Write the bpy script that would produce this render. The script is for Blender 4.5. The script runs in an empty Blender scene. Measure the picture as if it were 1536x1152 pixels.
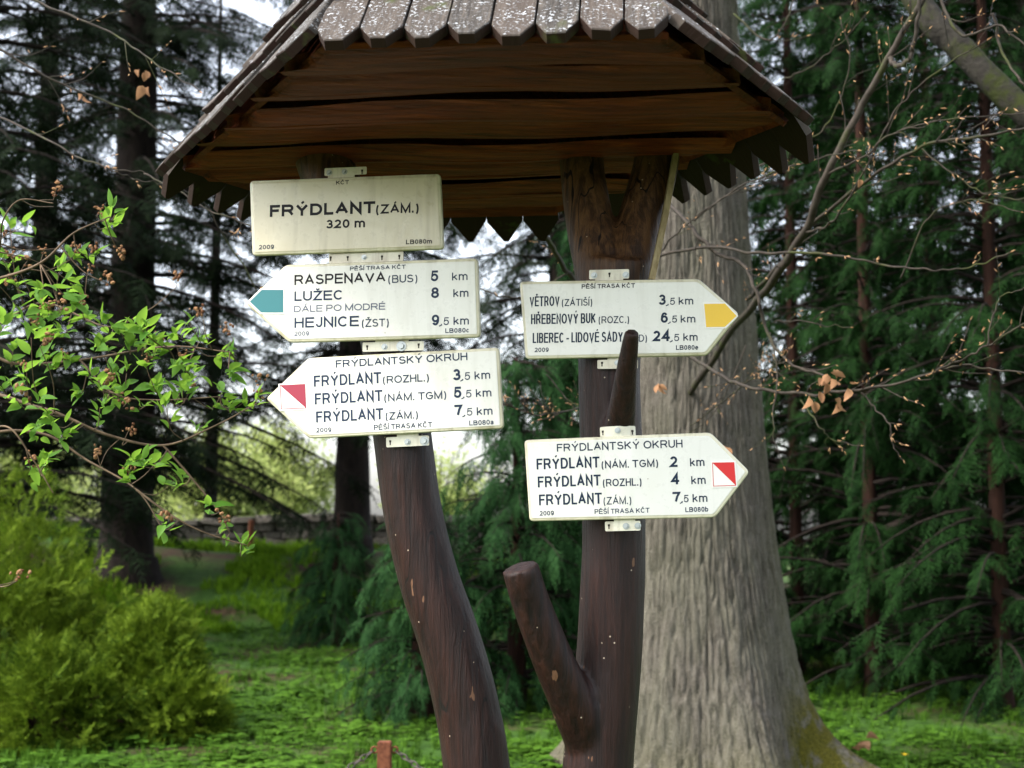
import bpy, bmesh, math, random
import numpy as np
from mathutils import Vector, Matrix

SC = bpy.context.scene
COL = SC.collection
# ------------------------------------------------------------------ camera
F = 1536 * 50 / 36.0                      # focal length in photo pixels
HOR = 780.0                               # row of the horizon
PITCH = math.atan((HOR - 576) / F)
EYE = 1.6
cd = bpy.data.cameras.new('camera')
cam = bpy.data.objects.new('camera', cd)
COL.objects.link(cam)
cam.location = (0, 0, EYE)
cam.rotation_euler = (math.pi / 2 + PITCH, 0, 0)
cd.lens = 50; cd.sensor_width = 36; cd.clip_end = 2000; cd.clip_start = 0.05
cd.dof.use_dof = True; cd.dof.focus_distance = 3.13; cd.dof.aperture_fstop = 5.6
SC.camera = cam
# ------------------------------------------------------------------ sky, sun, exposure
SUN_EL, SUN_AZ = math.radians(50), math.radians(-112)   # azimuth clockwise from +Y: high on the left, a little behind the camera
w = bpy.data.worlds.new('World'); SC.world = w; w.use_nodes = True
nt = w.node_tree
bg = nt.nodes['Background']
sky = nt.nodes.new('ShaderNodeTexSky'); sky.sky_type = 'NISHITA'; sky.sun_disc = False
sky.sun_elevation = SUN_EL; sky.sun_rotation = SUN_AZ; sky.dust_density = 3.0; sky.air_density = 1.0
hs = nt.nodes.new('ShaderNodeHueSaturation'); hs.inputs['Saturation'].default_value = 0.42
nt.links.new(sky.outputs[0], hs.inputs['Color']); nt.links.new(hs.outputs[0], bg.inputs[0])
bg.inputs[1].default_value = 0.15
sd = bpy.data.lights.new('sun', 'SUN'); sd.energy = 1.4; sd.angle = math.radians(16); sd.color = (1.0, 0.95, 0.87)
sun = bpy.data.objects.new('sun', sd); COL.objects.link(sun)
sdir = Vector((math.sin(SUN_AZ) * math.cos(SUN_EL), math.cos(SUN_AZ) * math.cos(SUN_EL), math.sin(SUN_EL)))
sun.rotation_euler = sdir.to_track_quat('Z', 'Y').to_euler(); sun.location = (-3, -6, 12)
SC.view_settings.view_transform = 'Standard'; SC.view_settings.look = 'None'
SC.view_settings.gamma = 1.0; SC.view_settings.exposure = 1.95
SC.view_settings.use_curve_mapping = False

# ------------------------------------------------------------------ helpers
rnd = random.Random(7)
rng = np.random.default_rng(11)
cp, sp_ = math.cos(PITCH), math.sin(PITCH)
CAM = Vector((0, 0, EYE))
def ray(px, py):
    a = (px - 768) / F; b = (576 - py) / F
    return Vector((a, cp - b * sp_, sp_ + b * cp))
def at(px, py, Y):
    d = ray(px, py); return CAM + d * (Y / d.y)
def at_z(px, py, z):
    d = ray(px, py); return CAM + d * ((z - EYE) / d.z)
def on_plane(px, py, p0, n):
    d = ray(px, py); return CAM + d * ((p0 - CAM).dot(n) / d.dot(n))

def hsh(i, j, k):
    n = (i * 374761393 + j * 668265263 + k * 2147483647 + 1274126177) & 0xffffffff
    n = ((n ^ (n >> 13)) * 1274126177) & 0xffffffff
    return ((n ^ (n >> 16)) & 0xffff) / 65535.0
def noise(p):                             # value noise -1..1 on an (n,3) array
    p = np.asarray(p, float); f = np.floor(p); t = p - f; t = t * t * (3 - 2 * t); f = f.astype(np.int64)
    r = 0
    for a in (0, 1):
        for b in (0, 1):
            for c in (0, 1):
                wgt = (t[:, 0] if a else 1 - t[:, 0]) * (t[:, 1] if b else 1 - t[:, 1]) * (t[:, 2] if c else 1 - t[:, 2])
                r = r + wgt * hsh(f[:, 0] + a, f[:, 1] + b, f[:, 2] + c)
    return r * 2 - 1
def fbm(p, o=4):
    p = np.asarray(p, float); r = 0; a = 1.0; s = 0
    for i in range(o):
        r = r + a * noise(p * (2 ** i) + i * 17.3); s += a; a *= 0.5
    return r / s

def tag(o, label=None, cat=None, group=None, kind=None):
    if label: o['label'] = label
    if cat: o['category'] = cat
    if group: o['group'] = group
    if kind: o['kind'] = kind
    return o
def thing(name, loc, label, cat, group=None):
    o = bpy.data.objects.new(name, None); COL.objects.link(o); o.location = loc
    o.empty_display_size = 0.1
    return tag(o, label, cat, group)
def place(name, me, parent=None, loc=None, rot=None, scale=None):
    """link a mesh; world-space vertices unless loc is given (then loc is a world point)"""
    o = bpy.data.objects.new(name, me); COL.objects.link(o)
    base = Vector((0, 0, 0)); q = parent
    while q is not None:
        base += q.location; q = q.parent
    o.parent = parent
    o.location = (Vector(loc) if loc is not None else Vector((0, 0, 0))) - base
    if rot is not None: o.rotation_euler = rot
    if scale is not None: o.scale = scale if hasattr(scale, '__len__') else (scale,) * 3
    return o
def mesh(name, v, f, mats, smooth=False, midx=None):
    me = bpy.data.meshes.new(name); me.from_pydata([tuple(x) for x in v], [], f)
    for m in (mats if isinstance(mats, (list, tuple)) else [mats]): me.materials.append(m)
    if smooth: me.polygons.foreach_set('use_smooth', [True] * len(me.polygons))
    if midx is not None: me.polygons.foreach_set('material_index', midx)
    me.update(); return me
def big_mesh(name, V, Fc, mat, smooth=False):
    """numpy arrays: V (n,3), Fc (m,k)"""
    me = bpy.data.meshes.new(name); n, m, k = len(V), len(Fc), Fc.shape[1]
    me.vertices.add(n); me.vertices.foreach_set('co', np.ascontiguousarray(V, dtype=np.float32).ravel())
    me.loops.add(m * k); me.loops.foreach_set('vertex_index', np.ascontiguousarray(Fc, dtype=np.int32).ravel())
    me.polygons.add(m); me.polygons.foreach_set('loop_start', np.arange(0, m * k, k, dtype=np.int32))
    me.polygons.foreach_set('use_smooth', np.full(m, smooth))
    me.update(calc_edges=True)
    for mm in (mat if isinstance(mat, (list, tuple)) else [mat]): me.materials.append(mm)
    return me
def spline(P, R, n):
    """Catmull-Rom through points P with radii R -> n samples"""
    P = [np.array(p, float) for p in P]; P = [2 * P[0] - P[1]] + P + [2 * P[-1] - P[-2]]
    R = [R[0]] + list(R) + [R[-1]]
    out, rr = [], []; m = len(P) - 3
    for i in range(n):
        u = i / (n - 1) * m; k = min(int(u), m - 1); t = u - k
        a, b, c, d = P[k:k + 4]
        out.append(0.5 * (2 * b + (c - a) * t + (2 * a - 5 * b + 4 * c - d) * t * t + (3 * b - a - 3 * c + d) * t ** 3))
        rr.append(R[k + 1] * (1 - t) + R[k + 2] * t)
    return np.array(out), np.array(rr)
def tube_arrays(P, R, seg=8, lump=0.0, freq=4.0, cap=True, off=0):
    """tube round samples P, radii R -> V, quads"""
    P = np.asarray(P, float); n = len(P)
    T = np.gradient(P, axis=0); T /= np.linalg.norm(T, axis=1)[:, None] + 1e-12
    ref = np.array([0, 1.0, 0]) if abs(T[0][1]) < 0.8 else np.array([1.0, 0, 0])
    A = np.cross(T, ref); A /= np.linalg.norm(A, axis=1)[:, None]; B = np.cross(A, T)
    th = np.arange(seg) * 2 * math.pi / seg
    V = P[:, None, :] + np.asarray(R)[:, None, None] * (A[:, None, :] * np.cos(th)[None, :, None] + B[:, None, :] * np.sin(th)[None, :, None])
    if lump:
        nn = fbm(V.reshape(-1, 3) * freq, 3).reshape(n, seg, 1)
        V = V + (V - P[:, None, :]) * nn * lump
    V = V.reshape(-1, 3)
    i = np.arange(n - 1)[:, None] * seg; j = np.arange(seg)[None, :]; j2 = (j + 1) % seg
    Q = np.stack([i + j, i + j2, i + seg + j2, i + seg + j], -1).reshape(-1, 4)
    if cap:
        V = np.vstack([V, P[:1], P[-1:]]); c0, c1 = n * seg, n * seg + 1
        e = (n - 1) * seg
        jj = np.arange(seg); j2 = (jj + 1) % seg
        Q = np.vstack([Q, np.stack([jj, np.full(seg, c0), np.full(seg, c0), j2], -1), np.stack([e + j2, np.full(seg, c1), np.full(seg, c1), e + jj], -1)])
    return V, Q + off
def fix_tri(Q):                           # faces list; degenerate quads become triangles
    return [tuple(q) if q[1] != q[2] else (q[0], q[1], q[3]) for q in Q.tolist()]
def tube(name, P, R, mat, parent=None, seg=8, n=None, lump=0.0, freq=4.0, mk=True):
    P, R = spline(P, R, n or max(4, len(P) * 4))
    V, Q = tube_arrays(P, R, seg, lump, freq)
    me = mesh(name, V, fix_tri(Q), mat, True)
    return place(name, me, parent)
class Bag:                                # many tubes / triangles joined into one mesh
    def __init__(s): s.V = []; s.Q = []; s.n = 0
    def tube(s, P, R, seg=5, n=None):
        if len(P) > 2 or n: P, R = spline(P, R, n or len(P) * 3)
        V, Q = tube_arrays(P, R, seg); s.V.append(V); s.Q.append(Q + s.n); s.n += len(V)
    def build(s, name, mat, parent=None):
        V = np.vstack(s.V); Q = np.vstack(s.Q)
        return place(name, mesh(name, V.tolist(), fix_tri(Q), mat, True), parent)

# ------------------------------------------------------------------ materials
def mat(name, col=(0.5, 0.5, 0.5), rough=0.6, spec=0.5):
    m = bpy.data.materials.new(name); m.use_nodes = True
    b = m.node_tree.nodes['Principled BSDF']
    b.inputs['Base Color'].default_value = (*col, 1); b.inputs['Roughness'].default_value = rough
    b.inputs['Specular IOR Level'].default_value = spec
    return m, m.node_tree, b
def N(t, kind, **kw):
    n = t.nodes.new(kind)
    for k, v in kw.items():
        if k in n.inputs: n.inputs[k].default_value = v
        else: setattr(n, k, v)
    return n
def ramp(t, stops, fac):
    r = t.nodes.new('ShaderNodeValToRGB'); e = r.color_ramp.elements
    while len(e) < len(stops): e.new(0.5)
    for x, (p, c) in zip(e, stops): x.position = p; x.color = (*c, 1) if len(c) == 3 else c
    t.links.new(fac, r.inputs[0]); return r.outputs[0]
def coords(t, scale=(1, 1, 1), rot=(0, 0, 0)):
    c = t.nodes.new('ShaderNodeTexCoord'); m = t.nodes.new('ShaderNodeMapping')
    m.inputs['Scale'].default_value = scale; m.inputs['Rotation'].default_value = rot
    t.links.new(c.outputs['Object'], m.inputs[0]); return m.outputs[0]
def noise_tex(t, vec, scale, detail=4, rough=0.6, dist=0.0):
    n = N(t, 'ShaderNodeTexNoise', Scale=scale, Detail=detail, Roughness=rough, Distortion=dist)
    t.links.new(vec, n.inputs['Vector']); return n.outputs[0]
def mixc(t, fac, a, b, mode='MIX'):
    m = t.nodes.new('ShaderNodeMix'); m.data_type = 'RGBA'; m.blend_type = mode
    for s, v in ((0, fac), (6, a), (7, b)):
        if hasattr(v, 'links') or hasattr(v, 'is_output'): t.links.new(v, m.inputs[s])
        elif s == 0: m.inputs[s].default_value = v
        else: m.inputs[s].default_value = (*v, 1)
    return m.outputs[2]
def bump(t, b, h, strength=0.5, dist=0.01):
    n = N(t, 'ShaderNodeBump', Strength=strength, Distance=dist)
    t.links.new(h, n.inputs['Height']); t.links.new(n.outputs[0], b.inputs['Normal'])
def math_n(t, op, a, b=0.0):
    m = t.nodes.new('ShaderNodeMath'); m.operation = op
    for i, v in enumerate((a, b)):
        if hasattr(v, 'is_output'): t.links.new(v, m.inputs[i])
        else: m.inputs[i].default_value = v
    return m.outputs[0]

def foliage_mat(name, dark, light, transl=0.3, scale=1.2, rough=0.55, tcol=None):
    m, t, b = mat(name, dark, rough, 0.06)
    g = t.nodes.new('ShaderNodeNewGeometry')
    v = coords(t)
    n = noise_tex(t, v, scale, 3)
    f = math_n(t, 'ADD', math_n(t, 'MULTIPLY', g.outputs['Random Per Island'], 0.5), math_n(t, 'MULTIPLY', n, 0.7))
    c = ramp(t, [(0.3, dark), (0.85, light)], f)
    t.links.new(c, b.inputs['Base Color'])
    tr = t.nodes.new('ShaderNodeBsdfTranslucent')
    if tcol: t.links.new(mixc(t, 0.6, c, tcol), tr.inputs[0])
    else: t.links.new(c, tr.inputs[0])
    mx = t.nodes.new('ShaderNodeMixShader'); mx.inputs[0].default_value = transl
    out = t.nodes['Material Output']
    t.links.new(b.outputs[0], mx.inputs[1]); t.links.new(tr.outputs[0], mx.inputs[2]); t.links.new(mx.outputs[0], out.inputs[0])
    return m
M = {}
M['spruce'] = foliage_mat('spruce_needles', (0.002, 0.005, 0.002), (0.009, 0.018, 0.006), 0.12, 1.0, 0.8)
M['thuja'] = foliage_mat('thuja_needles', (0.0015, 0.008, 0.002), (0.014, 0.044, 0.009), 0.2, 1.1, 0.75)
M['hemlock'] = foliage_mat('hemlock_needles', (0.004, 0.019, 0.006), (0.027, 0.076, 0.021), 0.2, 1.1, 0.75)
M['yew'] = foliage_mat('golden_yew_needles', (0.016, 0.045, 0.003), (0.145, 0.215, 0.016), 0.25, 2.2, 0.7)
M['far_leaf'] = foliage_mat('spring_leaf_far', (0.20, 0.27, 0.06), (0.52, 0.58, 0.22), 0.62, 0.35)
M['cover'] = foliage_mat('ground_cover_leaf', (0.024, 0.066, 0.006), (0.085, 0.185, 0.018), 0.3, 0.9, 0.7)
M['bank_grass'] = foliage_mat('bank_grass_blade', (0.04, 0.11, 0.005), (0.15, 0.27, 0.012), 0.3, 0.7, 0.7)
M['leaf'] = foliage_mat('young_shrub_leaf', (0.045, 0.13, 0.016), (0.12, 0.25, 0.045), 0.45, 3.0, 0.42, (0.35, 0.6, 0.06))
M['dead'] = foliage_mat('dry_leaf', (0.16, 0.07, 0.03), (0.42, 0.24, 0.13), 0.3, 9.0)
M['bud'] = foliage_mat('bud_scale', (0.20, 0.10, 0.05), (0.45, 0.28, 0.15), 0.1, 8.0)
M['flower'] = foliage_mat('dry_flower_head', (0.10, 0.04, 0.02), (0.36, 0.20, 0.10), 0.15, 30.0)

def bark_mat(name, stops, vs, scale, bstr=0.6, bdist=0.01, rough=0.9, moss=None):
    m, t, b = mat(name, stops[0][1], rough, 0.15)
    v = coords(t, vs)
    n = noise_tex(t, v, scale, 6, 0.65, 0.4)
    c = ramp(t, stops, n)
    if moss:
        v2 = coords(t); n2 = noise_tex(t, v2, moss[1], 4, 0.7)
        c = mixc(t, ramp(t, [(moss[2], (0, 0, 0)), (moss[2] + 0.12, (1, 1, 1))], n2), c, moss[0])
    t.links.new(c, b.inputs['Base Color']); bump(t, b, n, bstr, bdist)
    return m
M['spruce_bark'] = bark_mat('spruce_bark', [(0.3, (0.006, 0.0045, 0.004)), (0.7, (0.026, 0.019, 0.015))], (3, 3, 0.8), 4, 0.7, 0.03)
M['red_bark'] = bark_mat('red_bark', [(0.3, (0.010, 0.005, 0.003)), (0.7, (0.036, 0.015, 0.010))], (5, 5, 0.7), 4, 0.7, 0.02)
M['twig'] = bark_mat('twig_bark', [(0.3, (0.015, 0.012, 0.009)), (0.7, (0.050, 0.040, 0.030))], (1, 1, 1), 30, 0.3, 0.002, 0.7, ((0.035, 0.042, 0.010), 5, 0.52))
M['mossy_bark'] = bark_mat('mossy_bark', [(0.3, (0.007, 0.006, 0.005)), (0.7, (0.030, 0.027, 0.021))], (1, 1, 1), 16, 0.9, 0.02, 0.9, ((0.020, 0.025, 0.005), 5, 0.5))
M['shrub_twig'] = bark_mat('shrub_twig_bark', [(0.3, (0.05, 0.035, 0.02)), (0.7, (0.16, 0.11, 0.07))], (1, 1, 1), 25, 0.3, 0.002, 0.7)

def beech_bark():
    m, t, b = mat('beech_trunk_bark', (0.25, 0.22, 0.18), 0.9, 0.1)
    v = coords(t, (1, 1, 0.09)); v1 = coords(t, (1, 1, 0.5)); v2 = coords(t)
    n1 = noise_tex(t, v, 40, 4, 0.6, 0.4); n2 = noise_tex(t, v1, 3.2, 4); n3 = noise_tex(t, v2, 90, 3)
    c = ramp(t, [(0.37, (0.014, 0.011, 0.008)), (0.47, (0.056, 0.048, 0.039)), (0.64, (0.110, 0.097, 0.080))], n1)  # dark streaks paint in the shade of the bark furrows
    c = mixc(t, ramp(t, [(0.38, (0, 0, 0)), (0.62, (0.4, 0.4, 0.4))], n2), c, (0.095, 0.100, 0.060), 'MIX')
    c = mixc(t, 0.3, c, ramp(t, [(0.3, (0.045, 0.038, 0.031)), (0.7, (0.19, 0.175, 0.15))], n3), 'MIX')
    am = N(t, 'ShaderNodeAttribute', attribute_name='moss')
    nm = noise_tex(t, v2, 7, 4, 0.7)
    mf = math_n(t, 'MULTIPLY', am.outputs['Fac'], ramp(t, [(0.36, (0, 0, 0)), (0.5, (1, 1, 1))], nm))
    mc = ramp(t, [(0.3, (0.025, 0.030, 0.004)), (0.7, (0.10, 0.085, 0.012))], n3)
    c = mixc(t, mf, c, mc)
    t.links.new(c, b.inputs['Base Color'])
    bump(t, b, math_n(t, 'ADD', n3, math_n(t, 'MULTIPLY', n1, 1.5)), 0.8, 0.012)
    return m
M['beech'] = beech_bark()

def post_mat():
    m, t, b = mat('stained_post_wood', (0.05, 0.02, 0.013), 0.42, 0.3)
    v = coords(t, (1, 1, 0.07)); v2 = coords(t); v3 = coords(t, (1, 1, 0.35))
    n = noise_tex(t, v, 60, 6, 0.7, 0.3)
    n2 = noise_tex(t, v3, 5, 3)
    c = ramp(t, [(0.30, (0.003, 0.001, 0.001)), (0.48, (0.013, 0.0038, 0.0022)), (0.75, (0.034, 0.0105, 0.006))], n)
    c = mixc(t, ramp(t, [(0.52, (0, 0, 0)), (0.75, (0.7, 0.7, 0.7))], n2), c, (0.019, 0.013, 0.014))
    sz_ = t.nodes.new('ShaderNodeSeparateXYZ'); t.links.new(v2, sz_.inputs[0])
    worn = math_n(t, 'MULTIPLY', ramp(t, [(0.0, (0, 0, 0)), (1.0, (1, 1, 1))], math_n(t, 'MULTIPLY', math_n(t, 'SUBTRACT', sz_.outputs[2], 2.05), 5.0)), ramp(t, [(0.42, (0.25,) * 3), (0.6, (1, 1, 1))], n))
    c = mixc(t, math_n(t, 'MULTIPLY', worn, 0.8), c, (0.15, 0.075, 0.028))
    vcr = coords(t, (1, 1, 0.045)); ncr = noise_tex(t, vcr, 17, 2, 0.5, 0.2)
    crk = math_n(t, 'LESS_THAN', math_n(t, 'ABSOLUTE', math_n(t, 'SUBTRACT', ncr, 0.5)), 0.007)
    crk = math_n(t, 'MULTIPLY', crk, math_n(t, 'GREATER_THAN', noise_tex(t, v3, 3.5, 2), 0.5))
    c = mixc(t, crk, c, (0.003, 0.0015, 0.001))
    scf = math_n(t, 'GREATER_THAN', noise_tex(t, coords(t, (1, 1, 0.3)), 38, 2), 0.735)
    c = mixc(t, scf, c, (0.13, 0.065, 0.035))
    vo = N(t, 'ShaderNodeTexVoronoi', Scale=46.0); t.links.new(v2, vo.inputs['Vector'])
    sel = noise_tex(t, v2, 21, 2)
    spk = math_n(t, 'MULTIPLY', math_n(t, 'LESS_THAN', vo.outputs['Distance'], 0.085), math_n(t, 'GREATER_THAN', sel, 0.555))
    c = mixc(t, spk, c, (0.42, 0.34, 0.25))
    t.links.new(c, b.inputs['Base Color'])
    t.links.new(ramp(t, [(0.3, (0.6,) * 3), (0.7, (0.38,) * 3)], n2), b.inputs['Roughness'])
    bump(t, b, math_n(t, 'SUBTRACT', math_n(t, 'ADD', n, math_n(t, 'MULTIPLY', noise_tex(t, v, 18, 3), 1.2)), math_n(t, 'MULTIPLY', crk, 1.5)), 0.7, 0.008)
    return m
M['post'] = post_mat()
def plank_mat():
    m, t, b = mat('ceiling_plank_wood', (0.16, 0.06, 0.02), 0.65, 0.3)
    v = coords(t, (0.09, 1, 1)); v2 = coords(t, (0.3, 1, 1)); g = t.nodes.new('ShaderNodeObjectInfo')
    n = noise_tex(t, v, 55, 7, 0.72, 0.8); n2 = noise_tex(t, v2, 6, 4, 0.6, 1.0)
    c = ramp(t, [(0.30, (0.018, 0.003, 0.001)), (0.46, (0.21, 0.026, 0.003)), (0.68, (0.46, 0.085, 0.010))], n)
    c = mixc(t, ramp(t, [(0.4, (0, 0, 0)), (0.65, (0.6, 0.6, 0.6))], n2), c, (0.21, 0.045, 0.009))
    c = mixc(t, math_n(t, 'MULTIPLY', g.outputs['Random'], 0.35), c, (0.07, 0.022, 0.010))
    t.links.new(c, b.inputs['Base Color']); bump(t, b, math_n(t, 'ADD', n, math_n(t, 'MULTIPLY', n2, 1.6)), 1.0, 0.03)
    return m
M['plank'] = plank_mat()
def shingle_mat():
    m, t, b = mat('weathered_shingle_wood', (0.14, 0.13, 0.12), 0.75, 0.2)
    u = N(t, 'ShaderNodeUVMap'); g = t.nodes.new('ShaderNodeObjectInfo')
    mp = N(t, 'ShaderNodeMapping'); mp.inputs['Scale'].default_value = (1, 0.09, 1); t.links.new(u.outputs[0], mp.inputs[0])
    mo = N(t, 'ShaderNodeVectorMath', operation='ADD'); cx = N(t, 'ShaderNodeCombineXYZ'); t.links.new(g.outputs['Random'], cx.inputs[2])
    mo2 = N(t, 'ShaderNodeVectorMath', operation='SCALE'); mo2.inputs['Scale'].default_value = 50; t.links.new(cx.outputs[0], mo2.inputs[0])
    t.links.new(mp.outputs[0], mo.inputs[0]); t.links.new(mo2.outputs[0], mo.inputs[1])
    n = noise_tex(t, mo.outputs[0], 120, 5, 0.7)
    v2 = coords(t); n2 = noise_tex(t, v2, 9, 4, 0.6); n3 = noise_tex(t, v2, 170, 3, 0.6); n4 = noise_tex(t, v2, 26, 3, 0.7)
    c = ramp(t, [(0.34, (0.010, 0.009, 0.008)), (0.52, (0.040, 0.036, 0.031)), (0.72, (0.095, 0.080, 0.066))], n)
    c = mixc(t, math_n(t, 'MULTIPLY', g.outputs['Random'], 0.4), c, (0.10, 0.072, 0.055))
    # lichen grains, stronger in patches
    lich = math_n(t, 'MULTIPLY', ramp(t, [(0.56, (0, 0, 0)), (0.60, (1, 1, 1))], n3), ramp(t, [(0.44, (0.15,) * 3), (0.58, (1, 1, 1))], n4))
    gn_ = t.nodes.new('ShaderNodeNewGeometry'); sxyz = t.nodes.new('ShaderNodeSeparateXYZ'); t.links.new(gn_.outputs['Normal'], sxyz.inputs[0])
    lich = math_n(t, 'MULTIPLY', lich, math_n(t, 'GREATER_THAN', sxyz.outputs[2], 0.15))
    c = mixc(t, math_n(t, 'LESS_THAN', sxyz.outputs[2], -0.1), c, (0.022, 0.010, 0.006))  # undersides dark brown: wood stain and shade together in the colour
    c = mixc(t, lich, c, (0.42, 0.44, 0.46))
    c = mixc(t, ramp(t, [(0.63, (0, 0, 0)), (0.70, (0.9, 0.9, 0.9))], n2), c, (0.045, 0.055, 0.012))
    t.links.new(c, b.inputs['Base Color'])
    bump(t, b, math_n(t, 'ADD', n, math_n(t, 'MULTIPLY', lich, 1.0)), 0.7, 0.004)
    return m
M['shingle'] = shingle_mat()
def sign_mat(name, base, dirt, amount):
    m, t, b = mat(name, base, 0.28, 0.5)
    v = coords(t); n = noise_tex(t, v, 7, 5, 0.6); n2 = noise_tex(t, v, 60, 3)
    c = mixc(t, ramp(t, [(0.45, (0, 0, 0)), (0.75, (amount,) * 3)], n), base, dirt)
    run = noise_tex(t, coords(t, (1, 1, 0.12)), 34, 3, 0.6)
    c = mixc(t, ramp(t, [(0.52, (0, 0, 0)), (0.72, (amount * .9,) * 3)], run), c, tuple(x * .72 for x in dirt))
    vo = N(t, 'ShaderNodeTexVoronoi', Scale=38.0); t.links.new(v, vo.inputs['Vector'])
    spk = math_n(t, 'MULTIPLY', math_n(t, 'LESS_THAN', vo.outputs['Distance'], 0.06), math_n(t, 'GREATER_THAN', noise_tex(t, v, 14, 2), 0.6))
    c = mixc(t, spk, c, (0.25, 0.20, 0.13))
    t.links.new(c, b.inputs['Base Color'])
    t.links.new(ramp(t, [(0.3, (0.22,) * 3), (0.7, (0.42,) * 3)], n2), b.inputs['Roughness'])
    b.inputs['Coat Weight'].default_value = 0.3; b.inputs['Coat Roughness'].default_value = 0.12
    return m
M['plate'] = sign_mat('cream_enamel', (0.74, 0.73, 0.665), (0.62, 0.60, 0.49), 0.3)
M['plate_shaded'] = sign_mat('shaded_cream_enamel', (0.64, 0.58, 0.42), (0.50, 0.43, 0.27), 0.5)  # darker, yellower copy of the enamel, roof shade painted in
M['rim'] = sign_mat('cream_rim_enamel', (0.68, 0.64, 0.47), (0.42, 0.37, 0.22), 0.8)
M['tab'] = sign_mat('cream_bracket_enamel', (0.72, 0.69, 0.55), (0.30, 0.20, 0.10), 0.6)
M['ink_black'] = mat('black_print', (0.016, 0.014, 0.016), 0.4)[0]
M['ink_navy'] = mat('dark_navy_print', (0.018, 0.030, 0.055), 0.4)[0]
M['ink_blue'] = mat('faded_navy_print', (0.026, 0.040, 0.072), 0.4)[0]
M['ink_pale'] = mat('pale_faded_print', (0.105, 0.12, 0.17), 0.4)[0]
M['teal'] = mat('teal_marker_film', (0.02, 0.16, 0.175), 0.35)[0]
M['yellow'] = mat('yellow_marker_film', (0.80, 0.50, 0.015), 0.35)[0]
M['red'] = mat('red_marker_film', (0.62, 0.010, 0.010), 0.35)[0]
M['pinkred'] = mat('faded_red_marker_film', (0.30, 0.020, 0.045), 0.35)[0]
M['tile'] = mat('white_marker_tile', (0.82, 0.80, 0.74), 0.35)[0]
M['slot'] = mat('slot_shade', (0.02, 0.014, 0.01), 0.9)[0]  # flat dark keyholes, the shade inside the slots put into the colour
mz, tz, bz = mat('zinc_bolt', (0.42, 0.45, 0.44), 0.42); bz.inputs['Metallic'].default_value = 0.75; M['bolt'] = mz
mr, tr_, br = mat('rusty_iron', (0.15, 0.05, 0.025), 0.85, 0.2)
n_ = noise_tex(tr_, coords(tr_), 30, 5, 0.7); tr_.links.new(ramp(tr_, [(0.3, (0.06, 0.018, 0.009)), (0.7, (0.19, 0.07, 0.035))], n_), br.inputs['Base Color']); bump(tr_, br, n_, 0.6, 0.004); M['rust'] = mr
M['chain'] = mat('dark_chain_iron', (0.045, 0.035, 0.028), 0.6, 0.5)[0]
M['batten'] = bark_mat('pale_batten_wood', [(0.3, (0.20, 0.15, 0.07)), (0.7, (0.42, 0.34, 0.19))], (1, 1, 0.1), 60, 0.4, 0.003, 0.7)
M['stone'] = bark_mat('wall_stone', [(0.3, (0.05, 0.045, 0.04)), (0.7, (0.20, 0.18, 0.16))], (1, 1, 1), 7, 0.8, 0.03, 0.9, ((0.05, 0.06, 0.015), 2, 0.55))
M['mortar'] = mat('wall_core_earth', (0.035, 0.03, 0.025), 0.95, 0.1)[0]
M['petal'] = mat('dandelion_petal', (0.80, 0.58, 0.01), 0.6)[0]
M['stem'] = mat('green_stem', (0.08, 0.18, 0.03), 0.6)[0]

# ================================================================== THE SETTING
def sstep(x, a, b):
    t = np.clip((x - a) / (b - a), 0, 1); return t * t * (3 - 2 * t)
def ground_z(x, y):
    x = np.asarray(x, float); y = np.asarray(y, float)
    lf = 1 - 0.6 * sstep(x, 0.0, 4.0)
    z = 1.05 * sstep(y, 18.5, 24.5) * lf
    z = z + 0.35 * sstep(y, 13, 20) * sstep(-x, 4.5, 9)
    z = z - 11.0 * sstep(y, 28, 52)
    p = np.stack([x.ravel() * 0.8, y.ravel() * 0.8, np.zeros(x.size)], 1)
    return z + (fbm(p, 3).reshape(x.shape) * 0.05)
def gz(x, y): return float(ground_z(np.array([x]), np.array([y]))[0])

gx = np.concatenate([np.linspace(-700, -20, 30), np.linspace(-19, 19, 120), np.linspace(20, 700, 30)])
gy = np.concatenate([np.linspace(-200, -5, 10), np.linspace(-4, 34, 130), np.linspace(35, 60, 25), np.linspace(70, 900, 30)])
X, Y = np.meshgrid(gx, gy); Z = ground_z(X, Y)
V = np.stack([X.ravel(), Y.ravel(), Z.ravel()], 1)
nx = len(gx); i, j = np.meshgrid(np.arange(len(gy) - 1), np.arange(nx - 1), indexing='ij')
Q = np.stack([i * nx + j, i * nx + j + 1, (i + 1) * nx + j + 1, (i + 1) * nx + j], -1).reshape(-1, 4)
mg, tg, bg_ = mat('lawn_earth', (0.04, 0.06, 0.02), 0.95, 0.1)
vc = coords(tg); gn = noise_tex(tg, vc, 0.55, 5, 0.65, 0.3); gn2 = noise_tex(tg, vc, 9, 5, 0.7)
gc = mixc(tg, ramp(tg, [(0.46, (0, 0, 0)), (0.60, (1, 1, 1))], gn), ramp(tg, [(0.3, (0.018, 0.045, 0.008)), (0.7, (0.045, 0.10, 0.016))], gn2), ramp(tg, [(0.3, (0.022, 0.014, 0.009)), (0.7, (0.065, 0.040, 0.025))], gn2))
tg.links.new(gc, bg_.inputs['Base Color']); bump(tg, bg_, gn2, 0.8, 0.03)
tag(place('ground', big_mesh('ground', V, Q, mg, True)), kind='structure')

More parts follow.
